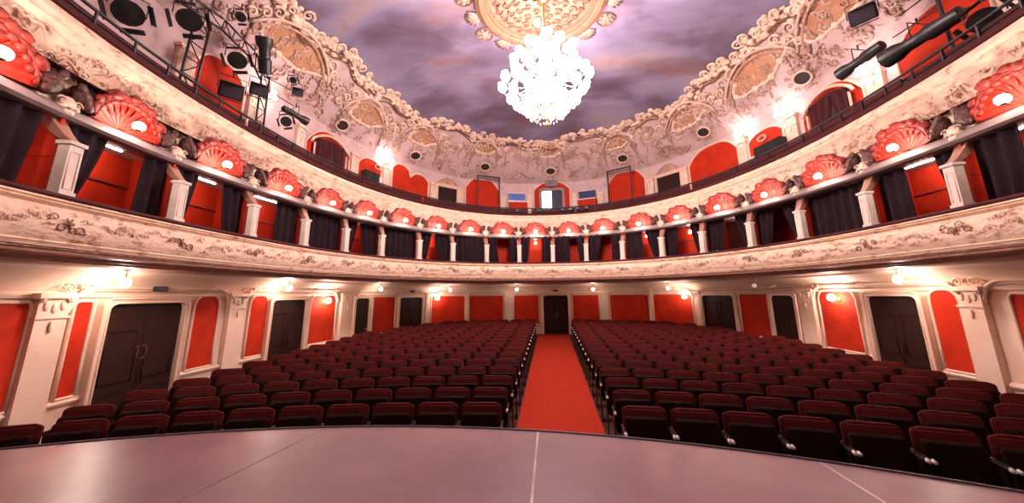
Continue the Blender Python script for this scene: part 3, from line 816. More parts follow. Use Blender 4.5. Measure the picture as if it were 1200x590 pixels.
# gallery benches behind the rail
def bench(a0, a1, off, z, lab):
    m = MB(); root = empty('gallery_bench', (0,0,0))
    tag(root, lab, 'bench', 'benches of the upper gallery')
    patch(R2, a0, a1, z+.36, z+.44, off, .34, 30).build('bench_seat', M['maroon'], root)
    patch(R2, a0, a1, z+.44, z+.86, off+.32, .06, 30).build('bench_back', M['maroon'], root)
    for k in range(5):
        d = lerp(a0, a1, (k+.5)/5); patch(R2, d-.25, d+.25, z, z+.37, off+.05, .26, 1).build('bench_leg', M['wood'], root)
for j, (a0, a1, w) in enumerate([(-100,-93,'nearest the left lighting truss'),(-80,-58,'on the left side in front of the draped arch'),(-56,-32,'on the rear left in front of the twin red arches'),(-30,-6,'left of the central lit doorway'),
                               (8,30,'right of the central lit doorway'),(32,56,'on the rear right in front of the large red arch'),(58,80,'on the right side before the draped arch'),(82,88,'nearest the right spotlights')]):
    bench(a0, a1, .45, 3.42, 'dark maroon gallery bench '+w)

# red fields, doors and windows of the gallery wall
def gspan(a0, a1):
    p, q = GAL.xy(a0), GAL.xy(a1); return math.hypot(p[0]-q[0], p[1]-q[1])
fields = [(-99.7,-89.8,6.35,.5,3),(-73.5,-60.4,6.25,.75,2.2),(-57.6,-50.2,6.0,.35,2.5),(-35.3+-12.2+.6,-35.3,6.35,.5,3),(-24.0,-13.9,6.72,.75,2.4),(-3.9,6.4,6.62,.55,2.2),(16.9,27.3,6.70,.75,2.4),(39.4,52.6,6.42,.62,3),(55.4,64.2,6.0,.3,2.5),(68.9,81.8,6.2,.7,2.2),(88,101,6.3,.6,2.4)]
mbt = MB()
for k, (a0, a1, zt, rise, p) in enumerate(fields):
    top = arch_top(zt, rise, p)
    if k in (3,):                                # twin arch
        top = lambda t, zt=zt: zt - .15 - .32*abs(((t*2) % 1)*2-1)**2.6 + (.12 if t < .5 else -.1)
    patch(GAL, a0, a1, 3.8, top, -.03, .06, 30).build('red_field', M['red'], gw)
    outline_tube(GAL, a0, a1, 3.8, top, -.04, .04, 30, mb=mbt)
mbt.build('field_moulding', M['cream'], gw, smooth=True)
# pilasters of the gallery wall
for d, w, zt in ((-101.5,.4,5.9),(-87.5,.45,5.9),(-75.4,.35,5.85),(-59.0,.38,5.85),(-48.9,.36,5.85),(-33.9,.36,5.75),(-25.6,.32,5.75),(-12.9,.28,5.6),(-5.1,.26,5.7),(7.6,.26,5.7),(14.9,.30,5.6),(28.8,.34,5.75),(38.2,.34,5.8),(54.1,.40,5.9),(66.5,.46,5.9),(84.2,.48,5.9),(103,.4,5.9)):
    pilaster(gw, GAL, d, w, 3.8, zt, .12)
# gallery doors with pediments
for i, (d, w, zt) in enumerate(((-29.6,1.15,5.72),(33.8,1.25,5.72)), 9):
    c, rz = GAL.frame(d, 3.8, -.08); root = empty('door_%d' % i, c, rz); tag(root, kind='structure'); h = zt-3.8
    MB().prism([(-w/2,0),(w/2,0),(w/2,h),(-w/2,h)], 0, .06).build('door_leaf', M['door'], root)
    m = MB()
    m.box((-w/2-.05,-.02,h/2), (.09,.12,h)); m.box((w/2+.05,-.02,h/2), (.09,.12,h)); m.box((0,-.02,h+.05), (w+.22,.14,.10)); m.box((0,-.04,h+.12), (w+.34,.18,.05))
    m.build('door_frame', M['cream'], root)
    m = MB(); pts = [(-w/2-.1, h+.15)] + [(lerp(-w/2-.1, w/2+.1, k/12), h+.17+.40*math.sin(PI*k/12)**1.4) for k in range(1,12)] + [(w/2+.1, h+.15)]
    m.prism(pts, -.03, .05); m.tube([(x, -.05, z) for x, z in pts], .035, 6); m.ball((0,-.06,h+.36), .10, 10, 6, (1,.5,1.2))
    m.build('door_pediment', M['patina'], root, smooth='auto')
    m = MB(); m.tube([(w*.3,-.02,.95),(w*.3,-.06,.95),(w*.18,-.06,.95)], .012, 6); m.build('door_handle', M['metal'], root)
# central projection room doorway: left leaf lit, right leaf dark blue glass
c, rz = GAL.frame(1.2, 3.8, -.10); root = empty('door_11', c, rz); tag(root, kind='structure')
w, h = 1.22, 2.22
m = MB(); ins = door_outline(w, h, .16); outr = [(x+(1 if x>0 else -1)*.15, z+(.15 if z>h*.5 else 0)) for x, z in ins]; n = len(ins)
vs = [(x,-.06,z) for x,z in ins]+[(x,-.06,z) for x,z in outr]+[(x,.12,z) for x,z in ins]+[(x,.12,z) for x,z in outr]; fs = []
for k in range(n-1): fs += [(k,k+1,n+k+1,n+k),(n+k,n+k+1,3*n+k+1,3*n+k),(2*n+k,2*n+k+1,k+1,k)]
m.add(vs, fs); m.box((0,-.08,h+.42), (.75,.08,.35)); m.ball((0,-.12,h+.45), .1, 8, 5, (1.6,.5,.8)); m.build('door_frame', M['hood'], root, smooth='auto')
m = MB(); m.box((-.30,.06,h/2+.02), (.58,.02,h-.08)); m.build('lit_opening', M['lit'], root)
m = MB(); m.box((.30,.03,h/2), (.58,.05,h-.06)); lf = m.build('door_leaf', M['navy'], root)
m = MB(); m.tube([(.03,-.0,.05),(.57,0,.05),(.57,0,h-.2),(.03,0,h-.2)], .02, 5, closed=True); m.tube([(.30,0,.05),(.30,0,h-.1)], .012, 5); m.build('leaf_frame', M['steel'], lf)
m = MB(); m.box((0,-.10,h+.17), (.26,.05,.07)); m.build('name_plate', M['black'], root)

# windows of the gallery: blue control-room panes
def gal_window(num, d, w, zb, zt, mt, tilt=0):
    c, rz = GAL.frame(d, zb, -.07); r = empty('window_%d' % num, c, rz); tag(r, kind='structure'); h = zt-zb
    m = MB(); m.box((0,.02,h/2), (w,.03,h)); m.build('window_pane', M[mt], r)
    m = MB(); m.tube([(-w/2,0,0),(w/2,0,0),(w/2,0,h),(-w/2,0,h)], .03, 6, closed=True); m.box((0,-.03,-.05), (w+.12,.12,.05)); m.build('window_frame', M['white'], r, smooth='auto')
gal_window(1, -8.9, .98, 5.42, 5.88, 'blue')
gal_window(2, 11.2, .98, 5.38, 5.86, 'glass')
gal_window(3, -52.0, .85, 4.75, 5.28, 'lav')
gal_window(4, 58.2, 1.0, 4.55, 5.12, 'lav')
for d, lab in ((-8.6,'left'), (11.4,'right')):
    c, rz = GAL.frame(d, 3.8, -.35); r = empty('counter_cabinet', c, rz); tag(r, 'red-fronted cabinet below the window %s of the lit gallery doorway' % lab, 'cabinet', 'cabinets under the control windows')
    m = MB(); m.box((0,0,.70), (1.0,.36,1.40)); m.build('cabinet_body', M['red'], r)
    m = MB(); m.box((0,-.02,1.43), (1.08,.44,.05)); m.build('cabinet_top', M['white'], r)
    m = MB(); m.box((-.25,-.19,.7), (.44,.02,1.2)); m.box((.25,-.19,.7), (.44,.02,1.2)); m.build('cabinet_door', M['red'], r)
for d, w, z0, lab in ((-55.2,.75,4.4,'dark cabinet at the gallery rail beside the left lavender window'),(62.3,1.1,4.4,'dark cabinet at the gallery rail beside the right lavender window')):
    c, rz = GAL.frame(d, 3.8, -.36); r = empty('wardrobe_cabinet', c, rz); tag(r, lab, 'cabinet')
    MB().box((0,0,.72), (w,.3,1.44)).build('cabinet_body', M['hole'], r)
    m = MB(); m.box((-w*.25,-.16,.72), (w*.44,.02,1.3)); m.box((w*.25,-.16,.72), (w*.44,.02,1.3)); m.build('cabinet_door', M['black'], r)
# oval wreaths on the red fields
for d, z, lab in ((-51.8,5.72,'left'), (59.4,5.66,'right')):
    c, rz = GAL.frame(d, z, -.13); r = empty('oval_wreath', c, rz); tag(r, 'small cream oval wreath on the %s red gallery field' % lab, 'wall ornament', 'oval wreaths')
    MB().tube([(.17*math.cos(k*PI/10), 0, .10*math.sin(k*PI/10)) for k in range(20)], .026, 6, closed=True).build('wreath_ring', M['relief'], r, smooth=True)
    m = MB(); [m.ball((.17*math.cos(k*PI/5), -.02, .10*math.sin(k*PI/5)), .022, 6, 4) for k in range(10)]; m.build('leaf_tuft', M['relief'], r, smooth=True)
# draped arches
for d0, d1, lab in ((-72.0,-61.6,'left'), (70.4,80.2,'right')):
    mid = (d0+d1)/2; w = gspan(d0, d1); c, rz = GAL.frame(mid, 3.8, -.16); r = empty('draped_doorway', c, rz)
    tag(r, 'dark draped doorway with cream curved cornice on the %s side of the gallery' % lab, 'doorway', 'draped doorways of the gallery')
    MB().prism([(-w*.44,0),(w*.44,0),(w*.44,1.7)]+[(w*.44*math.cos(PI*k/10), 1.7+.42*math.sin(PI*k/10)) for k in range(1,10)]+[(-w*.44,1.7)], .04, .08).build('dark_opening', M['hole'], r)
    m = MB(); curtain_mesh(Matrix.Translation((0,-.02,.2)), w*.84, 1.75, 0., .62, 0., .2, .05); m = curtain_mesh(Matrix.Translation((0,0,.2)), w*.84, 1.80, 0., .60, 0., .25, .05); m.build('drape', M['maroon'], r, smooth=True)
    m = curtain_mesh(Matrix.Translation((0,0,.2)), w*.84, 1.80, .60, 1., .82, 1., .05); m.build('drape', M['maroon'], r, smooth=True)
    m = MB(); pts = [(lerp(-.56,.56,k/20)*w, -.04, 1.78+.46*math.cos((k/20-.5)*PI)**.8 if 0<k<20 else 1.72) for k in range(21)]; m.tube(pts, .05, 6)
    m.tube([(-w*.46,-.02,0),(-w*.46,-.02,1.75)], .035, 6); m.tube([(w*.46,-.02,0),(w*.46,-.02,1.75)], .035, 6); m.build('cornice', M['relief'], r, smooth=True)
# black scaffold frames standing before two red arches
for d, lab in ((-18.2,'left'), (21.6,'right')):
    c, rz = GAL.frame(d, 3.8, -.75); r = empty('black_frame', c, rz); tag(r, 'tall black metal frame before the red arch %s of the lit doorway' % lab, 'frame', 'black frames in the gallery')
    w = 1.28; h = 2.75
    for sx in (-1, 1): MB().box((sx*w/2, 0, h/2), (.06,.06,h)).build('upright', M['black'], r)
    m = MB(); m.box((0,0,h), (w+.06,.06,.05)); m.box((0,0,h-.14), (w,.03,.025)); 
    for k in range(8): m.tube([(lerp(-w/2,w/2,k/8),0,h-.14),(lerp(-w/2,w/2,(k+.5)/8),0,h)], .008, 4); m.tube([(lerp(-w/2,w/2,(k+.5)/8),0,h),(lerp(-w/2,w/2,(k+1)/8),0,h-.14)], .008, 4)
    m.build('lattice_beam', M['black'], r)
    m = MB(); m.box((0,0,.85), (w,.04,.05)); m.build('cross_bar', M['black'], r)
# sound desk clutter at the centre rail
def desk_item(x, y, w, lab, nm):
    r = empty(nm, (x, y, 3.95), 0); tag(r, lab, 'stage light', 'small stage lights on the centre gallery rail')
    m = MB(); m.rbox((0,0,.20), (w,.16,.16), .03); m.build('lamp_body', M['black'], r, smooth='auto')
    m = MB(); m.lathe([(.06,-.02),(.07,0),(.07,.05),(.05,.06)], 10, Matrix.Rotation(PI/2, 3, 'X'), (0,-.08,.20)); m.build('lens', M['steel'], r, smooth='auto')
    m = MB(); m.tube([(-w/2-.02,0,.20),(-w/2-.02,0,.02),(w/2+.02,0,.02),(w/2+.02,0,.20)], .012, 5); m.tube([(0,0,.02),(0,0,-.05)], .02, 6); m.build('bracket', M['black'], r)
places = ['far left of','just left of','just right of','slightly right of','further right of','far right of']
for k, x in enumerate((-1.55,-.45,.75,1.10,1.45,1.9)):
    y = R2.xy(phi_of(R2, x, 17.6))[1]-.05
    desk_item(x, y, .18 if k < 2 else .22, 'small black stage light on the gallery rail %s the lit doorway' % places[k], 'stage_light')
m = MB(); r = empty('rail_bar', (0,0,0)); tag(r, 'horizontal grey lighting bar clamped before the centre of the gallery rail', 'lighting bar')
y = 17.25; m.tube([(-2.0,y+.16,4.10),(-.8,y+.28,4.10),(.6,y+.30,4.10),(2.1,y+.18,4.10)], .022, 6); m.build('bar', M['steel'], r)
for x in (-1.8,-.3,1.7): MB().tube([(x,y+.28,4.10),(x,y+.36,3.8),(x,y+.46,3.72)], .014, 5).build('clamp', M['black'], r)

# gallery globe lamps on brackets
for d, z, lab in ((-86.2,6.1,'on the left behind the lighting truss'),(-49.4,6.15,'beside the twin red arches on the left'),(56.0-.8,6.18,'right of the large red arch'),(66.2,6.05,'left of the right draped doorway'),(84.6,5.75,'right of the right draped doorway')):
    c, rz = GAL.frame(d, z, -.36); r = empty('gallery_lamp', c, rz); tag(r, 'bright white globe cluster on gallery wall '+lab, 'wall lamp', 'wall lamps of the gallery')
    for x, y_, zz in ((-.17,0,0),(.17,0,0),(0,-.1,.05)):
        MB().ball((x,y_,zz), .075, 12, 8).build('lamp_globe', M['gallery_globe'], r, smooth=True)
    m = MB(); [m.tube([(0,.24,-.12),(x*.5,.14,-.16),(x,y_,-.14),(x,y_,zz-.07)], .014, 5) for x, y_, zz in ((-.17,0,0),(.17,0,0),(0,-.1,.05))]; m.ball((0,.26,-.1), .07, 8, 6, (1,.5,1.6)); m.build('lamp_arm', M['brass'], r, smooth=True)

# ================================================================== ceiling
PROF = [(1.0,6.5),(.978,6.72),(.945,7.05),(.9,7.6),(.862,7.98),(.825,8.25),(.76,8.5),(.62,8.8),(.4,9.02),(.2,9.1),(0.0,9.12)]
def zc(s):
    for (s1, z1), (s0, z0) in zip(PROF, PROF[1:]):
        if s >= s0: t = (s-s0)/(s1-s0); return z0+(z1-z0)*t
    return 9.12
def cpt(deg, s, drop=0.0):
    x, y = GAL.xy(deg, 0, s); return Vector((x, y, zc(s)-drop))
def cframe(deg, s, drop=0.02):                  # x tangent, z toward the centre along the surface, y into the plaster
    p = cpt(deg, s); e = .004
    up = (cpt(deg, s-e*3) - cpt(deg, s+e*3)).normalized(); tx = (cpt(deg+.3, s) - cpt(deg-.3, s)).normalized()
    nrm = up.cross(tx).normalized()
    if nrm.dot(Vector((0,8.5,5))-p) > 0: nrm = -nrm
    up = tx.cross(nrm) if tx.cross(nrm).dot(up) > 0 else -(tx.cross(nrm))
    R = Matrix((tx, nrm, up)).transposed().to_4x4()
    return Matrix.Translation(p - nrm*drop) @ R
mb = MB(); vs = []; NA = 180; S = [1,.99,.978,.962,.945,.92,.9,.88,.862,.843,.825,.79,.76,.69,.62,.5,.4,.3,.2,.1,.0]
A0, A1 = ga0, ga1
for i in range(NA+1):
    for s in S: vs.append(cpt(lerp(A0, A1, i/NA), s))
k = len(S)
mb.add(vs, [(i*k+j, (i+1)*k+j, (i+1)*k+j+1, i*k+j+1) for i in range(NA) for j in range(k-1)])
# the remaining wedge above the stage opening
x0w = cpt(A0, 1); x1w = cpt(A1, 1)
ws = []; 
for i in range(41):
    d = A1 + (360-(A1-A0))*i/40
    for s in S:
        x, y = GAL.xy(d, 0, s); ws.append((x, max(y, -6), zc(s)))
mb.add(ws, [(i*k+j, (i+1)*k+j, (i+1)*k+j+1, i*k+j+1) for i in range(40) for j in range(k-1)])
ceil = mb.build('ceiling', M['vault'], smooth=True); tag(ceil, kind='structure')

# sky canvas with a scalloped border
def sb(deg):
    return .822 + .012*math.cos(math.radians(deg)*17) + .012*math.cos(math.radians(deg)*8+.7) + .006*math.sin(math.radians(deg)*41)
mb = MB(); vs = []; NB = 360
fr = [1,.985,.96,.92,.86,.76,.64,.5,.36,.22,.0]
for i in range(NB+1):
    d = lerp(-178, 178, i/NB)
    for f in fr: vs.append(cpt(d, sb(d)*f, .03 + .0*f))
k = len(fr)
mb.add(vs, [(i*k+j, (i+1)*k+j, (i+1)*k+j+1, i*k+j+1) for i in range(NB) for j in range(k-1)])
mb.build('painted_sky', M['sky'], ceil, smooth=True)
# border: gilded cyma and cream frills
mb = MB(); mg = MB(); rnd = random.Random(21)
mg.tube([cpt(d/2., sb(d/2.)+.012+.006*math.sin(d/2.*.35), .06) for d in range(-250,251)], .055, 6)
mg.tube([cpt(d/2., sb(d/2.)+.026, .04) for d in range(-250,251)], .03, 6)
for q in range(-124, 125):
    d = q + rnd.uniform(-.3,.3)
    for _ in range(3):
        F = cframe(d + rnd.uniform(-.7,.7), sb(d)+rnd.uniform(-.022,.02), .05)
        R = rnd.uniform(.06,.16); mb.ball(F.to_translation(), R, 7, 5, (1,.5,.8), F.to_3x3())
    if q % 3 == 0:
        F = cframe(d, sb(d)+rnd.uniform(-.03,.0), .07); mb.tube(scroll_pts(F, 1.5, rnd.uniform(.12,.20), rnd.choice((-1,1)), .02, 14), [.05*(1-.6*z/14) for z in range(15)], 5)
mb.build('frilled_border', M['relief'], ceil, smooth=True); mg.build('border_moulding', M['gold'], ceil, smooth=True)

# crowning arches and ochre cartouches set along the border
carts = [(-85,.878,1.25,.55),(-59,.905,.85,.42),(-39.8,.888,.75,.38),(-19.1,.862,.60,.32),(1.3,.862,.60,.34),(21.6,.872,.66,.34),(43.0,.884,.85,.42),(64.5,.882,1.15,.52),(86,.885,1.2,.5)]
mo = MB(); mf = MB()
for d, s, rx, rz_ in carts:
    F = cframe(d, s, .05); N = 40
    def shp(a, k=1.0):
        r = 1 + .13*math.cos(3*a+.5) + .09*math.cos(5*a)
        return Vector((rx*k*r*math.cos(a), -.0, rz_*k*r*math.sin(a)*(1 if math.sin(a) > 0 else .8)))
    pts = [shp(2*PI*q/N) for q in range(N)]
    # ochre field following the vault
    vs = []
    for kk in (0.001,.35,.7,1.0):
        for q in range(N):
            v = shp(2*PI*q/N, kk); dd = d + v.x/ (math.hypot(*[a-b for a, b in zip(GAL.xy(d-.5,0,s), GAL.xy(d+.5,0,s))])) ; ss_ = s - v.z/11.5*1.2
            vs.append(cpt(dd, ss_, .045))
    fs = [(L*N+q, L*N+(q+1)%N, (L+1)*N+(q+1)%N, (L+1)*N+q) for L in range(3) for q in range(N)]
    mo.add(vs, fs)
    edge = vs[3*N:4*N]
    mf.tube(edge, .05, 6, closed=True)
    for q in range(0, N, 2):
        mf.ball(edge[q], rnd.uniform(.06,.13), 7, 5, (1,.6,1), F.to_3x3())
    for sgn in (-1, 1):
        for q in range(3):
            G_ = cframe(d + sgn*(rx+.15+.28*q)/.155, s - .02 + .02*q, .05); mf.tube(scroll_pts(G_, 1.4, .2-.03*q, sgn, .03, 14), [.045*(1-.5*z/14) for z in range(15)], 5)
mo.build('ochre_cartouche', M['ochre'], ceil); mf.build('cartouche_frame', M['relief'], ceil, smooth=True)
# free scrollwork over the vault, part cream and part browned
ma = MB(); mb_ = MB(); PORTS = ((-64.6,.974),(-40.7,.961),(-18.7,.937),(1.1,.944),(22.3,.938),(45.6,.953),(72.1,.969))
for q in range(900):
    d = rnd.uniform(-112,112); s = rnd.uniform(.862,.985)
    if any(abs(d-pd) < 5.5 and abs(s-ps) < .035 for pd, ps in PORTS): continue
    F = cframe(d, s, .03) @ Matrix.Rotation(rnd.uniform(0, 2*PI), 4, 'Y'); R = rnd.uniform(.06,.17)*(1.5 if abs(d) < 52 else 1); t = ma if rnd.random() < .5 else mb_
    t.tube(scroll_pts(F, rnd.uniform(.5,1.3), R, rnd.choice((-1,1)), .012, 12), [R*.22*(1-.6*z/12) for z in range(13)], 4)
    if rnd.random() < .6: t.ball((F @ Vector((R,-.01,R*.5))), R*.28, 6, 4, (1.4,.5,.8), F.to_3x3())
for d in range(-96, 100, 6):                     # hanging garlands between the portholes
    F = cframe(d+rnd.uniform(-1,1), .915, .03)
    for j in range(7):
        mb_.ball(F @ Vector((rnd.uniform(-.05,.05),-.01,-.13*j+.3)), .07*(1-j*.09), 6, 4, (1,.5,1.2), F.to_3x3())
for d_, s_, rx_, _ in carts:                     # moulded arch rising over each cartouche, with drop ornaments
    wd = rx_/.155*1.25 if abs(d_) > 30 else rx_/.20*1.35
    arc = [cpt(d_ + wd*(q/14-1), s_ + .030 - .062*math.sin(PI*q/28)**.7, .10) for q in range(29)]
    mb_.tube(arc, .05, 6)
    ma.tube([p + Vector((0,0,-.03)) for p in [cpt(d_ + wd*1.12*(q/14-1), s_ + .026 - .075*math.sin(PI*q/28)**.7, .10) for q in range(29)]], .045, 6)
    for e_ in (-1, 1):
        F = cframe(d_+e_*wd, s_+.035, .06)
        for j in range(8): mb_.ball(F @ Vector((.04*math.sin(j*2.1),-.01,-.12*j)), .085*(1-j*.09), 6, 4, (1,.5,1.2), F.to_3x3())
        mb_.tube(scroll_pts(F, 1.5, .20, e_, .02, 14), [.045*(1-.5*z/14) for z in range(15)], 5)
ma.build('stucco_scroll', M['relief_dim'], ceil, smooth=True); mb_.build('browned_scroll', M['patina'], ceil, smooth=True)
# figures and tufts painted as darker clouds are part of the canvas; a few gilt birds stand proud of it
# portholes
for d, s in ((-64.6,.974),(-40.7,.961),(-18.7,.937),(1.1,.944),(22.3,.938),(45.6,.953),(72.1,.969)):
    F = cframe(d, s, .05); r = empty('porthole_vent'); r.matrix_world = F
    k = ['left of the draped arch on the left','above the twin red arches','above the left black frame','above the lit gallery doorway','above the right black frame','above the large red arch','above the right draped arch'][[-64.6,-40.7,-18.7,1.1,22.3,45.6,72.1].index(d)]
    tag(r, 'dark oval porthole in the vault '+k.replace('left of','above'), 'porthole', 'oval portholes in the vault')
    m = MB(); m.prism([(.27*math.cos(q*PI/12), .21*math.sin(q*PI/12)) for q in range(24)], -.01, .02); m.build('dark_opening', M['hole'], r)
    m = MB(); m.tube([(.29*math.cos(q*PI/12), -.03, .23*math.sin(q*PI/12)) for q in range(24)], .035, 6, closed=True); m.build('ring', M['relief'], r, smooth=True)
    m = MB()
    for q in range(10):
        a = q*PI/5; G_ = Matrix.Translation((.47*math.cos(a), -.02, .40*math.sin(a))); m.tube(scroll_pts(G_, 1.1, .09, 1 if q % 2 else -1, .01, 10), [.024*(1-.5*z/10) for z in range(11)], 4)
    m.build('wreath', M['patina'], r, smooth=True)

# central rosette with gold ring
cx, cy_ = -.03, 9.45; zr = 9.06
root = empty('ceiling_rosette', (cx, cy_, zr)); tag(root, 'round gilded ceiling rosette with pierced lattice and outer wreath of rosettes above the chandelier', 'ceiling rosette')
def ringmesh(prof, seg=96):
    m = MB(); vs = []; k = len(prof)
    for i in range(seg):
        a = 2*PI*i/seg
        for r_, z in prof: vs.append((r_*math.cos(a), r_*math.sin(a), z))
    return m.add(vs, [(i*k+j, ((i+1)%seg)*k+j, ((i+1)%seg)*k+j+1, i*k+j+1) for i in range(seg) for j in range(k-1)])
ringmesh([(1.62,.02),(1.64,-.10),(1.70,-.16),(1.76,-.15),(1.82,-.22),(1.93,-.24),(2.0,-.17),(2.06,-.16),(2.1,-.08),(2.12,.02)]).build('gold_ring', M['gold'], root, smooth='auto')
m = MB(); vs = [(0,0,-.02)] + [(1.64*math.cos(2*PI*i/64), 1.64*math.sin(2*PI*i/64), -.02) for i in range(64)]; m.add(vs, [(0, 1+(i+1)%64, 1+i) for i in range(64)]); m.build('lattice_ground', M['mould'], root)
m = MB(); rr_ = random.Random(4)
for ring_r, cnt, R in ((1.42,26,.13),(1.12,20,.14),(.82,14,.14),(.5,9,.13),(.2,4,.12)):
    for i in range(cnt):
        a = 2*PI*i/cnt + ring_r
        F = Matrix.Translation((ring_r*math.cos(a), ring_r*math.sin(a), -.05)) @ Matrix.Rotation(a, 4, 'Z') @ Matrix.Rotation(PI/2, 4, 'X')
        m.tube(scroll_pts(F, 1.3, R, rr_.choice((-1,1)), 0, 12), [.032*(1-.5*z/12) for z in range(13)], 5)
        m.ball((ring_r*math.cos(a+.1), ring_r*math.sin(a+.1), -.06), .04, 6, 4)
m.build('pierced_lattice', M['gold'], root, smooth=True)
for i in range(18):
    m = MB()
    a = 2*PI*i/18 + .12; R = 2.42 if i % 2 else 2.36
    c = Vector((R*math.cos(a), R*math.sin(a), -.05))
    if i % 2:
        m.ball(c, .16, 10, 6, (1,1,.4))
        for q in range(7): b = 2*PI*q/7; m.ball(c + Vector((.19*math.cos(b), .19*math.sin(b), 0)), .075, 7, 5, (1,1,.5))
        w_ = m.build('wreath_rosette', M['rosette'], root, smooth=True)
        MB().tube([c + Vector((.30*math.cos(b/12*2*PI), .30*math.sin(b/12*2*PI), .0)) for b in range(12)], .03, 5, closed=True).build('wreath_ring', M['gold'], w_, smooth=True)
    else:
        for q in range(-3, 4):
            p = Vector((2.14*math.cos(a+q*.02), 2.14*math.sin(a+q*.02), -.04)); e = Vector(((2.62-.02*q*q)*math.cos(a+q*.045), (2.62-.02*q*q)*math.sin(a+q*.045), -.04))
            m.tube([p, p.lerp(e,.5)-Vector((0,0,.03)), e], [.03,.06,.03], 6)
        m.build('palmette', M['rosette'], root, smooth=True)


# ================================================================== chandelier
root = empty('chandelier', (.05, 9.45, 4.65)); tag(root, 'huge crystal chandelier with many blazing white glass shades hanging from the ceiling rosette', 'chandelier')
H = lambda z: z-4.65
m = MB(); m.tube([(0,0,H(7.5)),(0,0,H(9.05))], .03, 8); m.lathe([(.03,0),(.16,.05),(.2,.12),(.12,.2)], 12, None, (0,0,H(8.85))); m.build('suspension_rod', M['brass'], root, smooth=True)
m = MB(); m.ball((-.22,.1,H(8.25)), .09, 10, 7, (1,1,1.5)); m.build('upper_lamp', M['flame'], root, smooth=True)
m = MB(); m.lathe([(.03,H(4.95)),(.12,H(5.05)),(.20,H(5.2)),(.10,H(5.4)),(.16,H(5.7)),(.30,H(6.0)),(.22,H(6.3)),(.10,H(6.6)),(.16,H(6.9)),(.09,H(7.2)),(.05,H(7.6))], 16); m.build('stem', M['crystal'], root, smooth='auto')
m = MB(); m.lathe([(.006,0),(.05,.03),(.075,.09),(.05,.15),(.02,.2),(.04,.25),(.06,.3),(.03,.36)], 12); m.build('finial', M['brass'], root, smooth=True)
tiers = [(1.22,6.15,14,.13),(.98,5.72,12,.13),(.60,5.36,8,.12),(.95,6.75,11,.125),(.62,7.15,8,.12),(.34,7.45,5,.11),(.70,6.35,8,.12),(.35,5.9,5,.12)]
rc = random.Random(12)
for R, z, cnt, r_ in tiers:
    ms = MB(); ring = MB()
    ring.tube([(R*.72*math.cos(2*PI*q/28), R*.72*math.sin(2*PI*q/28), H(z)-.16) for q in range(28)], .02, 5, closed=True); ring.build('tier_ring', M['brass'], root, smooth=True)
    for i in range(cnt):
        a = 2*PI*(i+rc.uniform(-.18,.18))/cnt + z; Rj = R + rc.uniform(-.07,.09); zz = H(z) + rc.uniform(-.10,.12)
        x, y = Rj*math.cos(a), Rj*math.sin(a)
        prof = [(r_*.30,-r_*1.0),(r_*.75,-r_*.75),(r_,-.1*r_),(r_*.92,r_*.5),(r_*.7,r_*.85),(r_*.80,r_*1.15)]
        tilt = Matrix.Rotation(rc.uniform(.1,.45), 3, Vector((-math.sin(a), math.cos(a), 0)))
        MB().lathe(prof, 12, tilt, (x, y, zz)).build('glass_shade', M['flame'], root, smooth=True)
        am = MB(); am.tube([(R*.3*math.cos(a), R*.3*math.sin(a), H(z)-.12), (R*.6*math.cos(a), R*.6*math.sin(a), H(z)-.30), (x*.92, y*.92, zz-.26), (x, y, zz-r_)], .014, 5); am.build('arm', M['brass'], root, smooth=True)
m = MB()
for R, z, cnt, r_ in tiers:
    for i in range(cnt*4):
        a = 2*PI*i/(cnt*4); t = (i % 4)/4
        m.lathe([(.002,-.07),(.022,-.03),(.012,.02),(.002,.03)], 5, None, (R*.86*math.cos(a), R*.86*math.sin(a), H(z)-.2-.12*math.sin(t*PI)))
o = m.build('crystal_drops', M['crystal'], root); tag(o, kind='stuff')

# ================================================================== lamps of the stalls
pend = [((-7.30,5.45),.24,'above the nearest left door'),((-7.50,9.65),.22,'above the second left door'),((-7.0,14.3),.24,'above the rear left red panel'),((-4.95,17.45),.22,'left of the rear panels'),((-1.74,18.75),.22,'left of the central door'),
        ((2.17,18.7),.20,'right of the central door'),((5.35,17.1),.21,'above the rear right panels'),((7.45,8.55),.24,'above the nearest right door')]
for (x, y), z, lab in pend:
    small_lamp('ceiling_lamp', (x, y, z), 'lit white globe lamp under the lower balcony '+lab, 'globe lamps under the lower balcony', .085 if y < 14 else .07, 'globe_low' if y < 14 else 'globe_rear', .20)
small_lamp('ceiling_lamp', (7.15, 13.5, .22), 'unlit white globe hanging under the lower balcony right of the rear right door', 'globe lamps under the lower balcony', .075, 'globe_off', .20)
for d, lab in ((-69.5,'on the left red panel beside the broad pilaster'),(-33.4,'on the rear left red panel'),(36.9,'on the rear right red panel'),(75.8,'on the right red panel beside the dark door')):
    c, rz = WALL.frame(d, -.17, -.24); r = empty('wall_sconce', c, rz); tag(r, 'lit globe wall sconce '+lab, 'wall lamp', 'globe sconces on the stalls walls')
    MB().ball((0,0,0), .095, 14, 9).build('lamp_globe', M['globe_low' if abs(d) > 50 else 'globe_rear'], r, smooth=True)
    m = MB(); m.tube([(0,.2,-.06),(0,.1,-.13),(0,0,-.12),(0,0,-.08)], .013, 6); m.ball((0,.2,-.05), .05, 8, 5, (1,.4,1.5)); m.build('lamp_arm', M['brass'], r, smooth=True)

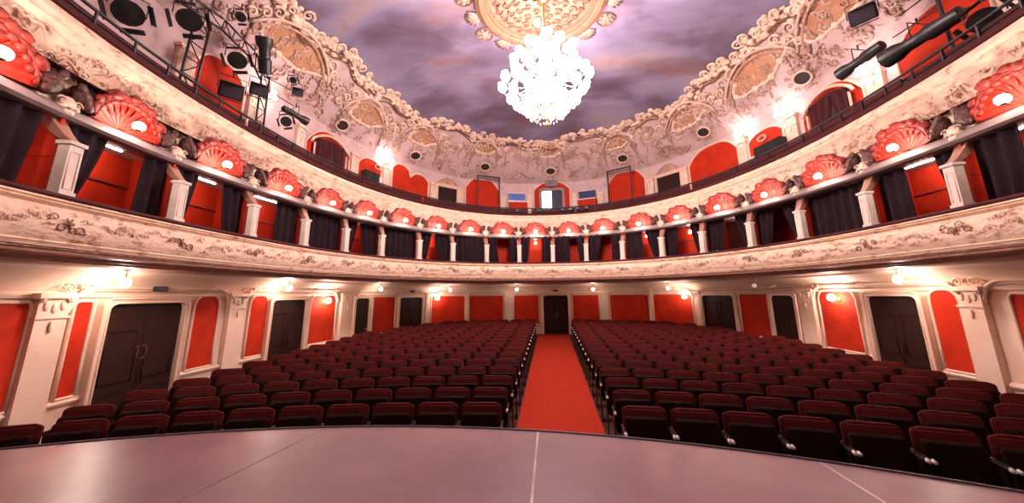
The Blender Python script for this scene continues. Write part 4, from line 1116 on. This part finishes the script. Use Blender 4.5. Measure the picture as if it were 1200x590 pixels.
# ================================================================== stage lighting in the gallery
def V(*a): return Vector(a)
def truss(name, lab, pts, w=.28, seg=.42):
    r = empty(name, pts[0]); tag(r, lab, 'lighting truss'); o = V(*pts[0])
    for si, (p, q) in enumerate(zip(pts, pts[1:])):
        p, q = V(*p)-o, V(*q)-o; d = (q-p); L = d.length; d.normalize(); a = d.cross(V(1,0,0.01)).normalized()*w/2
        for s in (-1, 1): MB().tube([p+a*s, q+a*s], .026, 6).build('chord', M['black'], r, smooth=True)
        m = MB(); n = max(2, int(L/seg))
        for k in range(n):
            s = 1 if k % 2 else -1
            m.tube([p+d*(L*k/n)+a*s, p+d*(L*(k+1)/n)-a*s], .014, 5); m.tube([p+d*(L*k/n)+a, p+d*(L*k/n)-a], .014, 5)
        m.build('lacing', M['black'], r, smooth=True)
truss('lighting_truss', 'black sloping lattice truss carrying spotlights at upper left', [(-7.75,5.55,6.35),(-7.75,6.7,6.50),(-7.75,7.6,6.35),(-7.75,8.1,5.9)], .30, .3)
truss('lighting_truss', 'black upright lattice truss on the left gallery nearest the stage', [(-7.75,6.15,3.95),(-7.75,6.25,6.35)], .34, .4)
truss('lighting_truss', 'black upright lattice truss on the left gallery farther from the stage', [(-7.75,8.15,3.95),(-7.75,8.1,6.1)], .26, .35)
def spot(c, aim, lab, r=.16, L=.42, kind='can'):
    c = V(*c); d = (V(*aim)-c).normalized(); R = d.to_track_quat('Y', 'Z').to_matrix()
    root = empty('spotlight', c); tag(root, lab, 'spotlight')
    if kind == 'can':
        Rc = R @ Matrix.Rotation(-PI/2, 3, 'X')
        MB().lathe([(r*.35,-L/2),(r*.7,-L/2+.03),(r*.8,-L*.1),(r*.62,-L*.05),(r*.66,L*.2),(r*.95,L*.32),(r,L/2),(r*.9,L/2)], 14, Rc).build('lamp_housing', M['black'], root, smooth='auto')
        MB().lathe([(r*.8,L/2-.02),(r*.85,L/2-.005),(r*.3,L/2+.005)], 14, Rc).build('lens', M['black'], root)
        for q_ in range(4 if L < .7 else 0):
            bd = MB()
            Q = Rc @ Matrix.Rotation(q_*PI/2 + .4, 3, 'Z') @ Matrix.Rotation(-.35, 3, 'X')
            bd.box(Q @ V(0, r*.95, L/2 + r*.30), (r*1.5, .012, r*.75), Q)
            bd.build('barn_door', M['black'], root)
    else:
        MB().rbox((0,0,0), (r*2,L,r*1.5), .03, R).build('lamp_housing', M['black'], root, smooth='auto')
        m = MB(); m.box(R @ V(0,L/2+.01,0), (r*1.7,.012,r*1.2), R); m.build('lens', M['steel'], root)
        m = MB(); m.box(R @ V(0,L/2+.07,r*.85), (r*2,.14,.01), R); m.box(R @ V(0,L/2+.07,-r*.85), (r*2,.14,.01), R); m.build('barn_door', M['black'], root)
    m = MB(); x = r+.03
    m.tube([R @ V(-x,0,0), R @ V(-x,0,0)+V(0,0,r+.12), R @ V(x,0,0)+V(0,0,r+.12), R @ V(x,0,0)], .012, 5); top = (R @ V(-x,0,0)+R @ V(x,0,0))/2
    m.tube([V(0,0,r+.12), V(0,0,r+.24)], .018, 5); m.build('yoke', M['black'], root)
S0 = (0,1.0,-1.0)
spot((-7.55,5.78,5.85), S0, 'large black spotlight hanging at far upper left of the truss', .22, .55)
spot((-7.5,4.75,5.1), S0, 'black spotlight low by the gallery rail at far left edge', .22, .5)
spot((-7.6,6.95,6.95), S0, 'small black spotlight above the left truss', .12, .3)
spot((-7.55,7.0,5.75), S0, 'round black spotlight under the middle of the left truss', .20, .45)
spot((-7.5,7.72,6.35), (-7,6.5,9.5), 'tall upright black moving-head spotlight at the end of the left truss', .21, .95)
spot((-7.5,7.70,5.35), S0, 'squat black spotlight below the tall moving head on the left', .20, .4, 'box')
spot((-7.5,6.95,4.85), S0, 'black rectangular floodlight low on the left gallery before the red arch', .24, .2, 'box')
spot((-7.55,9.1,6.15), S0, 'black square floodlight on a side arm right of the left truss', .15, .22, 'box')
spot((-7.55,8.85,6.4), S0, 'small round black lamp over the side arm floodlight on the left', .10, .2)
spot((-7.5,9.05,5.35), (-6.2,13,4.9), 'long dark follow spot resting on the left gallery', .13, .8)
spot((-7.3,8.5,4.85), S0, 'small black spotlight above the rail just past the second left upright', .14, .3)
r = empty('side_arm', (-7.7,8.2,6.0)); tag(r, 'pair of thin black side arms reaching from the left upright truss', 'lighting bar')
MB().tube([(0,0,0),(.05,.75,.12)], .016, 5).build('upper_arm', M['black'], r); MB().tube([(0,0,-.35),(.05,.95,-.30)], .016, 5).build('lower_arm', M['black'], r)
# right side
r = empty('lighting_mast', (7.95,6.95,3.5)); tag(r, 'thin black vertical mast with two cross bars on the right gallery', 'lighting mast')
MB().tube([(0,0,0),(0,.02,3.2)], .035, 8).build('mast', M['black'], r); MB().tube([(0,0,2.07),(0,1.0,2.17)], .016, 5).build('cross_bar', M['black'], r); MB().tube([(0,0,2.5),(0,.75,2.53)], .016, 5).build('cross_bar', M['black'], r)
MB().box((0,0,.02), (.4,.4,.03)).build('mast_base', M['black'], r)
spot((7.5,8.0,6.38), S0, 'grey framed rectangular floodlight high on the right beside the mast', .24, .26, 'box')
spot((7.5,6.5,6.25), S0, 'black floodlight at the upper right edge beyond the mast', .2, .3, 'box')
spot((7.45,8.25,5.35), (6.9,10.6,5.05), 'long grey follow spot on the right gallery farther from the stage', .16, 1.0)
spot((7.5,7.0,4.95), (6.9,10,4.8), 'long dark follow spot on the right gallery nearer the stage', .20, 1.3)
spot((7.6,6.1,4.6), S0, 'bulky black spotlight low behind the right gallery rail near the frame edge', .2, .5)
for x, y, w, lab in ((8.2,7.9,.9,'dark cloth-covered box behind the right gallery rail'),(-8.25,9.35,.8,'dark red box behind the left gallery rail beside the draped arch')):
    r = empty('equipment_box', (x, y, 3.5)); tag(r, lab, 'box'); MB().rbox((0,0,.55), (.4,w,1.1), .04).build('box_body', M['hole'], r, smooth='auto'); MB().box((0,0,1.12), (.44,w+.04,.04)).build('box_lid', M['maroon'], r)

# ================================================================== proscenium piers beside the stage, mostly outside the picture
for s, nm in ((-1,'wall_proscenium_left'), (1,'wall_proscenium_right')):
    m = MB(); x = 6.9*s
    m.box((s*9.6,1.0,3.2), (4.2,.8,12.4)); tag(m.build(nm, M['cream']), kind='structure')

# ------------------------------------------------------------------ world, camera
w = bpy.data.worlds.new('World'); bpy.context.scene.world = w; w.use_nodes = True
bg = w.node_tree.nodes['Background']; bg.inputs[0].default_value = (1.0,.74,.68,1); bg.inputs[1].default_value = .16
cam = bpy.data.cameras.new('Camera'); co = bpy.data.objects.new('Camera', cam); col.objects.link(co)
co.matrix_world = Matrix.Rotation(math.radians(5.978), 4, 'Z') @ Matrix.Rotation(math.radians(90+11.694), 4, 'X') @ Matrix.Rotation(math.radians(-.4752), 4, 'Z')
cam.sensor_width = 36; cam.sensor_fit = 'HORIZONTAL'; cam.lens = 36*414.4/1200; cam.shift_y = -35.94/1200; cam.clip_start = .05
bpy.context.scene.camera = co
sc = bpy.context.scene
sc.view_settings.view_transform = 'Standard'; sc.view_settings.look = 'None'; sc.view_settings.gamma = 1; sc.view_settings.use_curve_mapping = False
sc.view_settings.exposure = 0.28
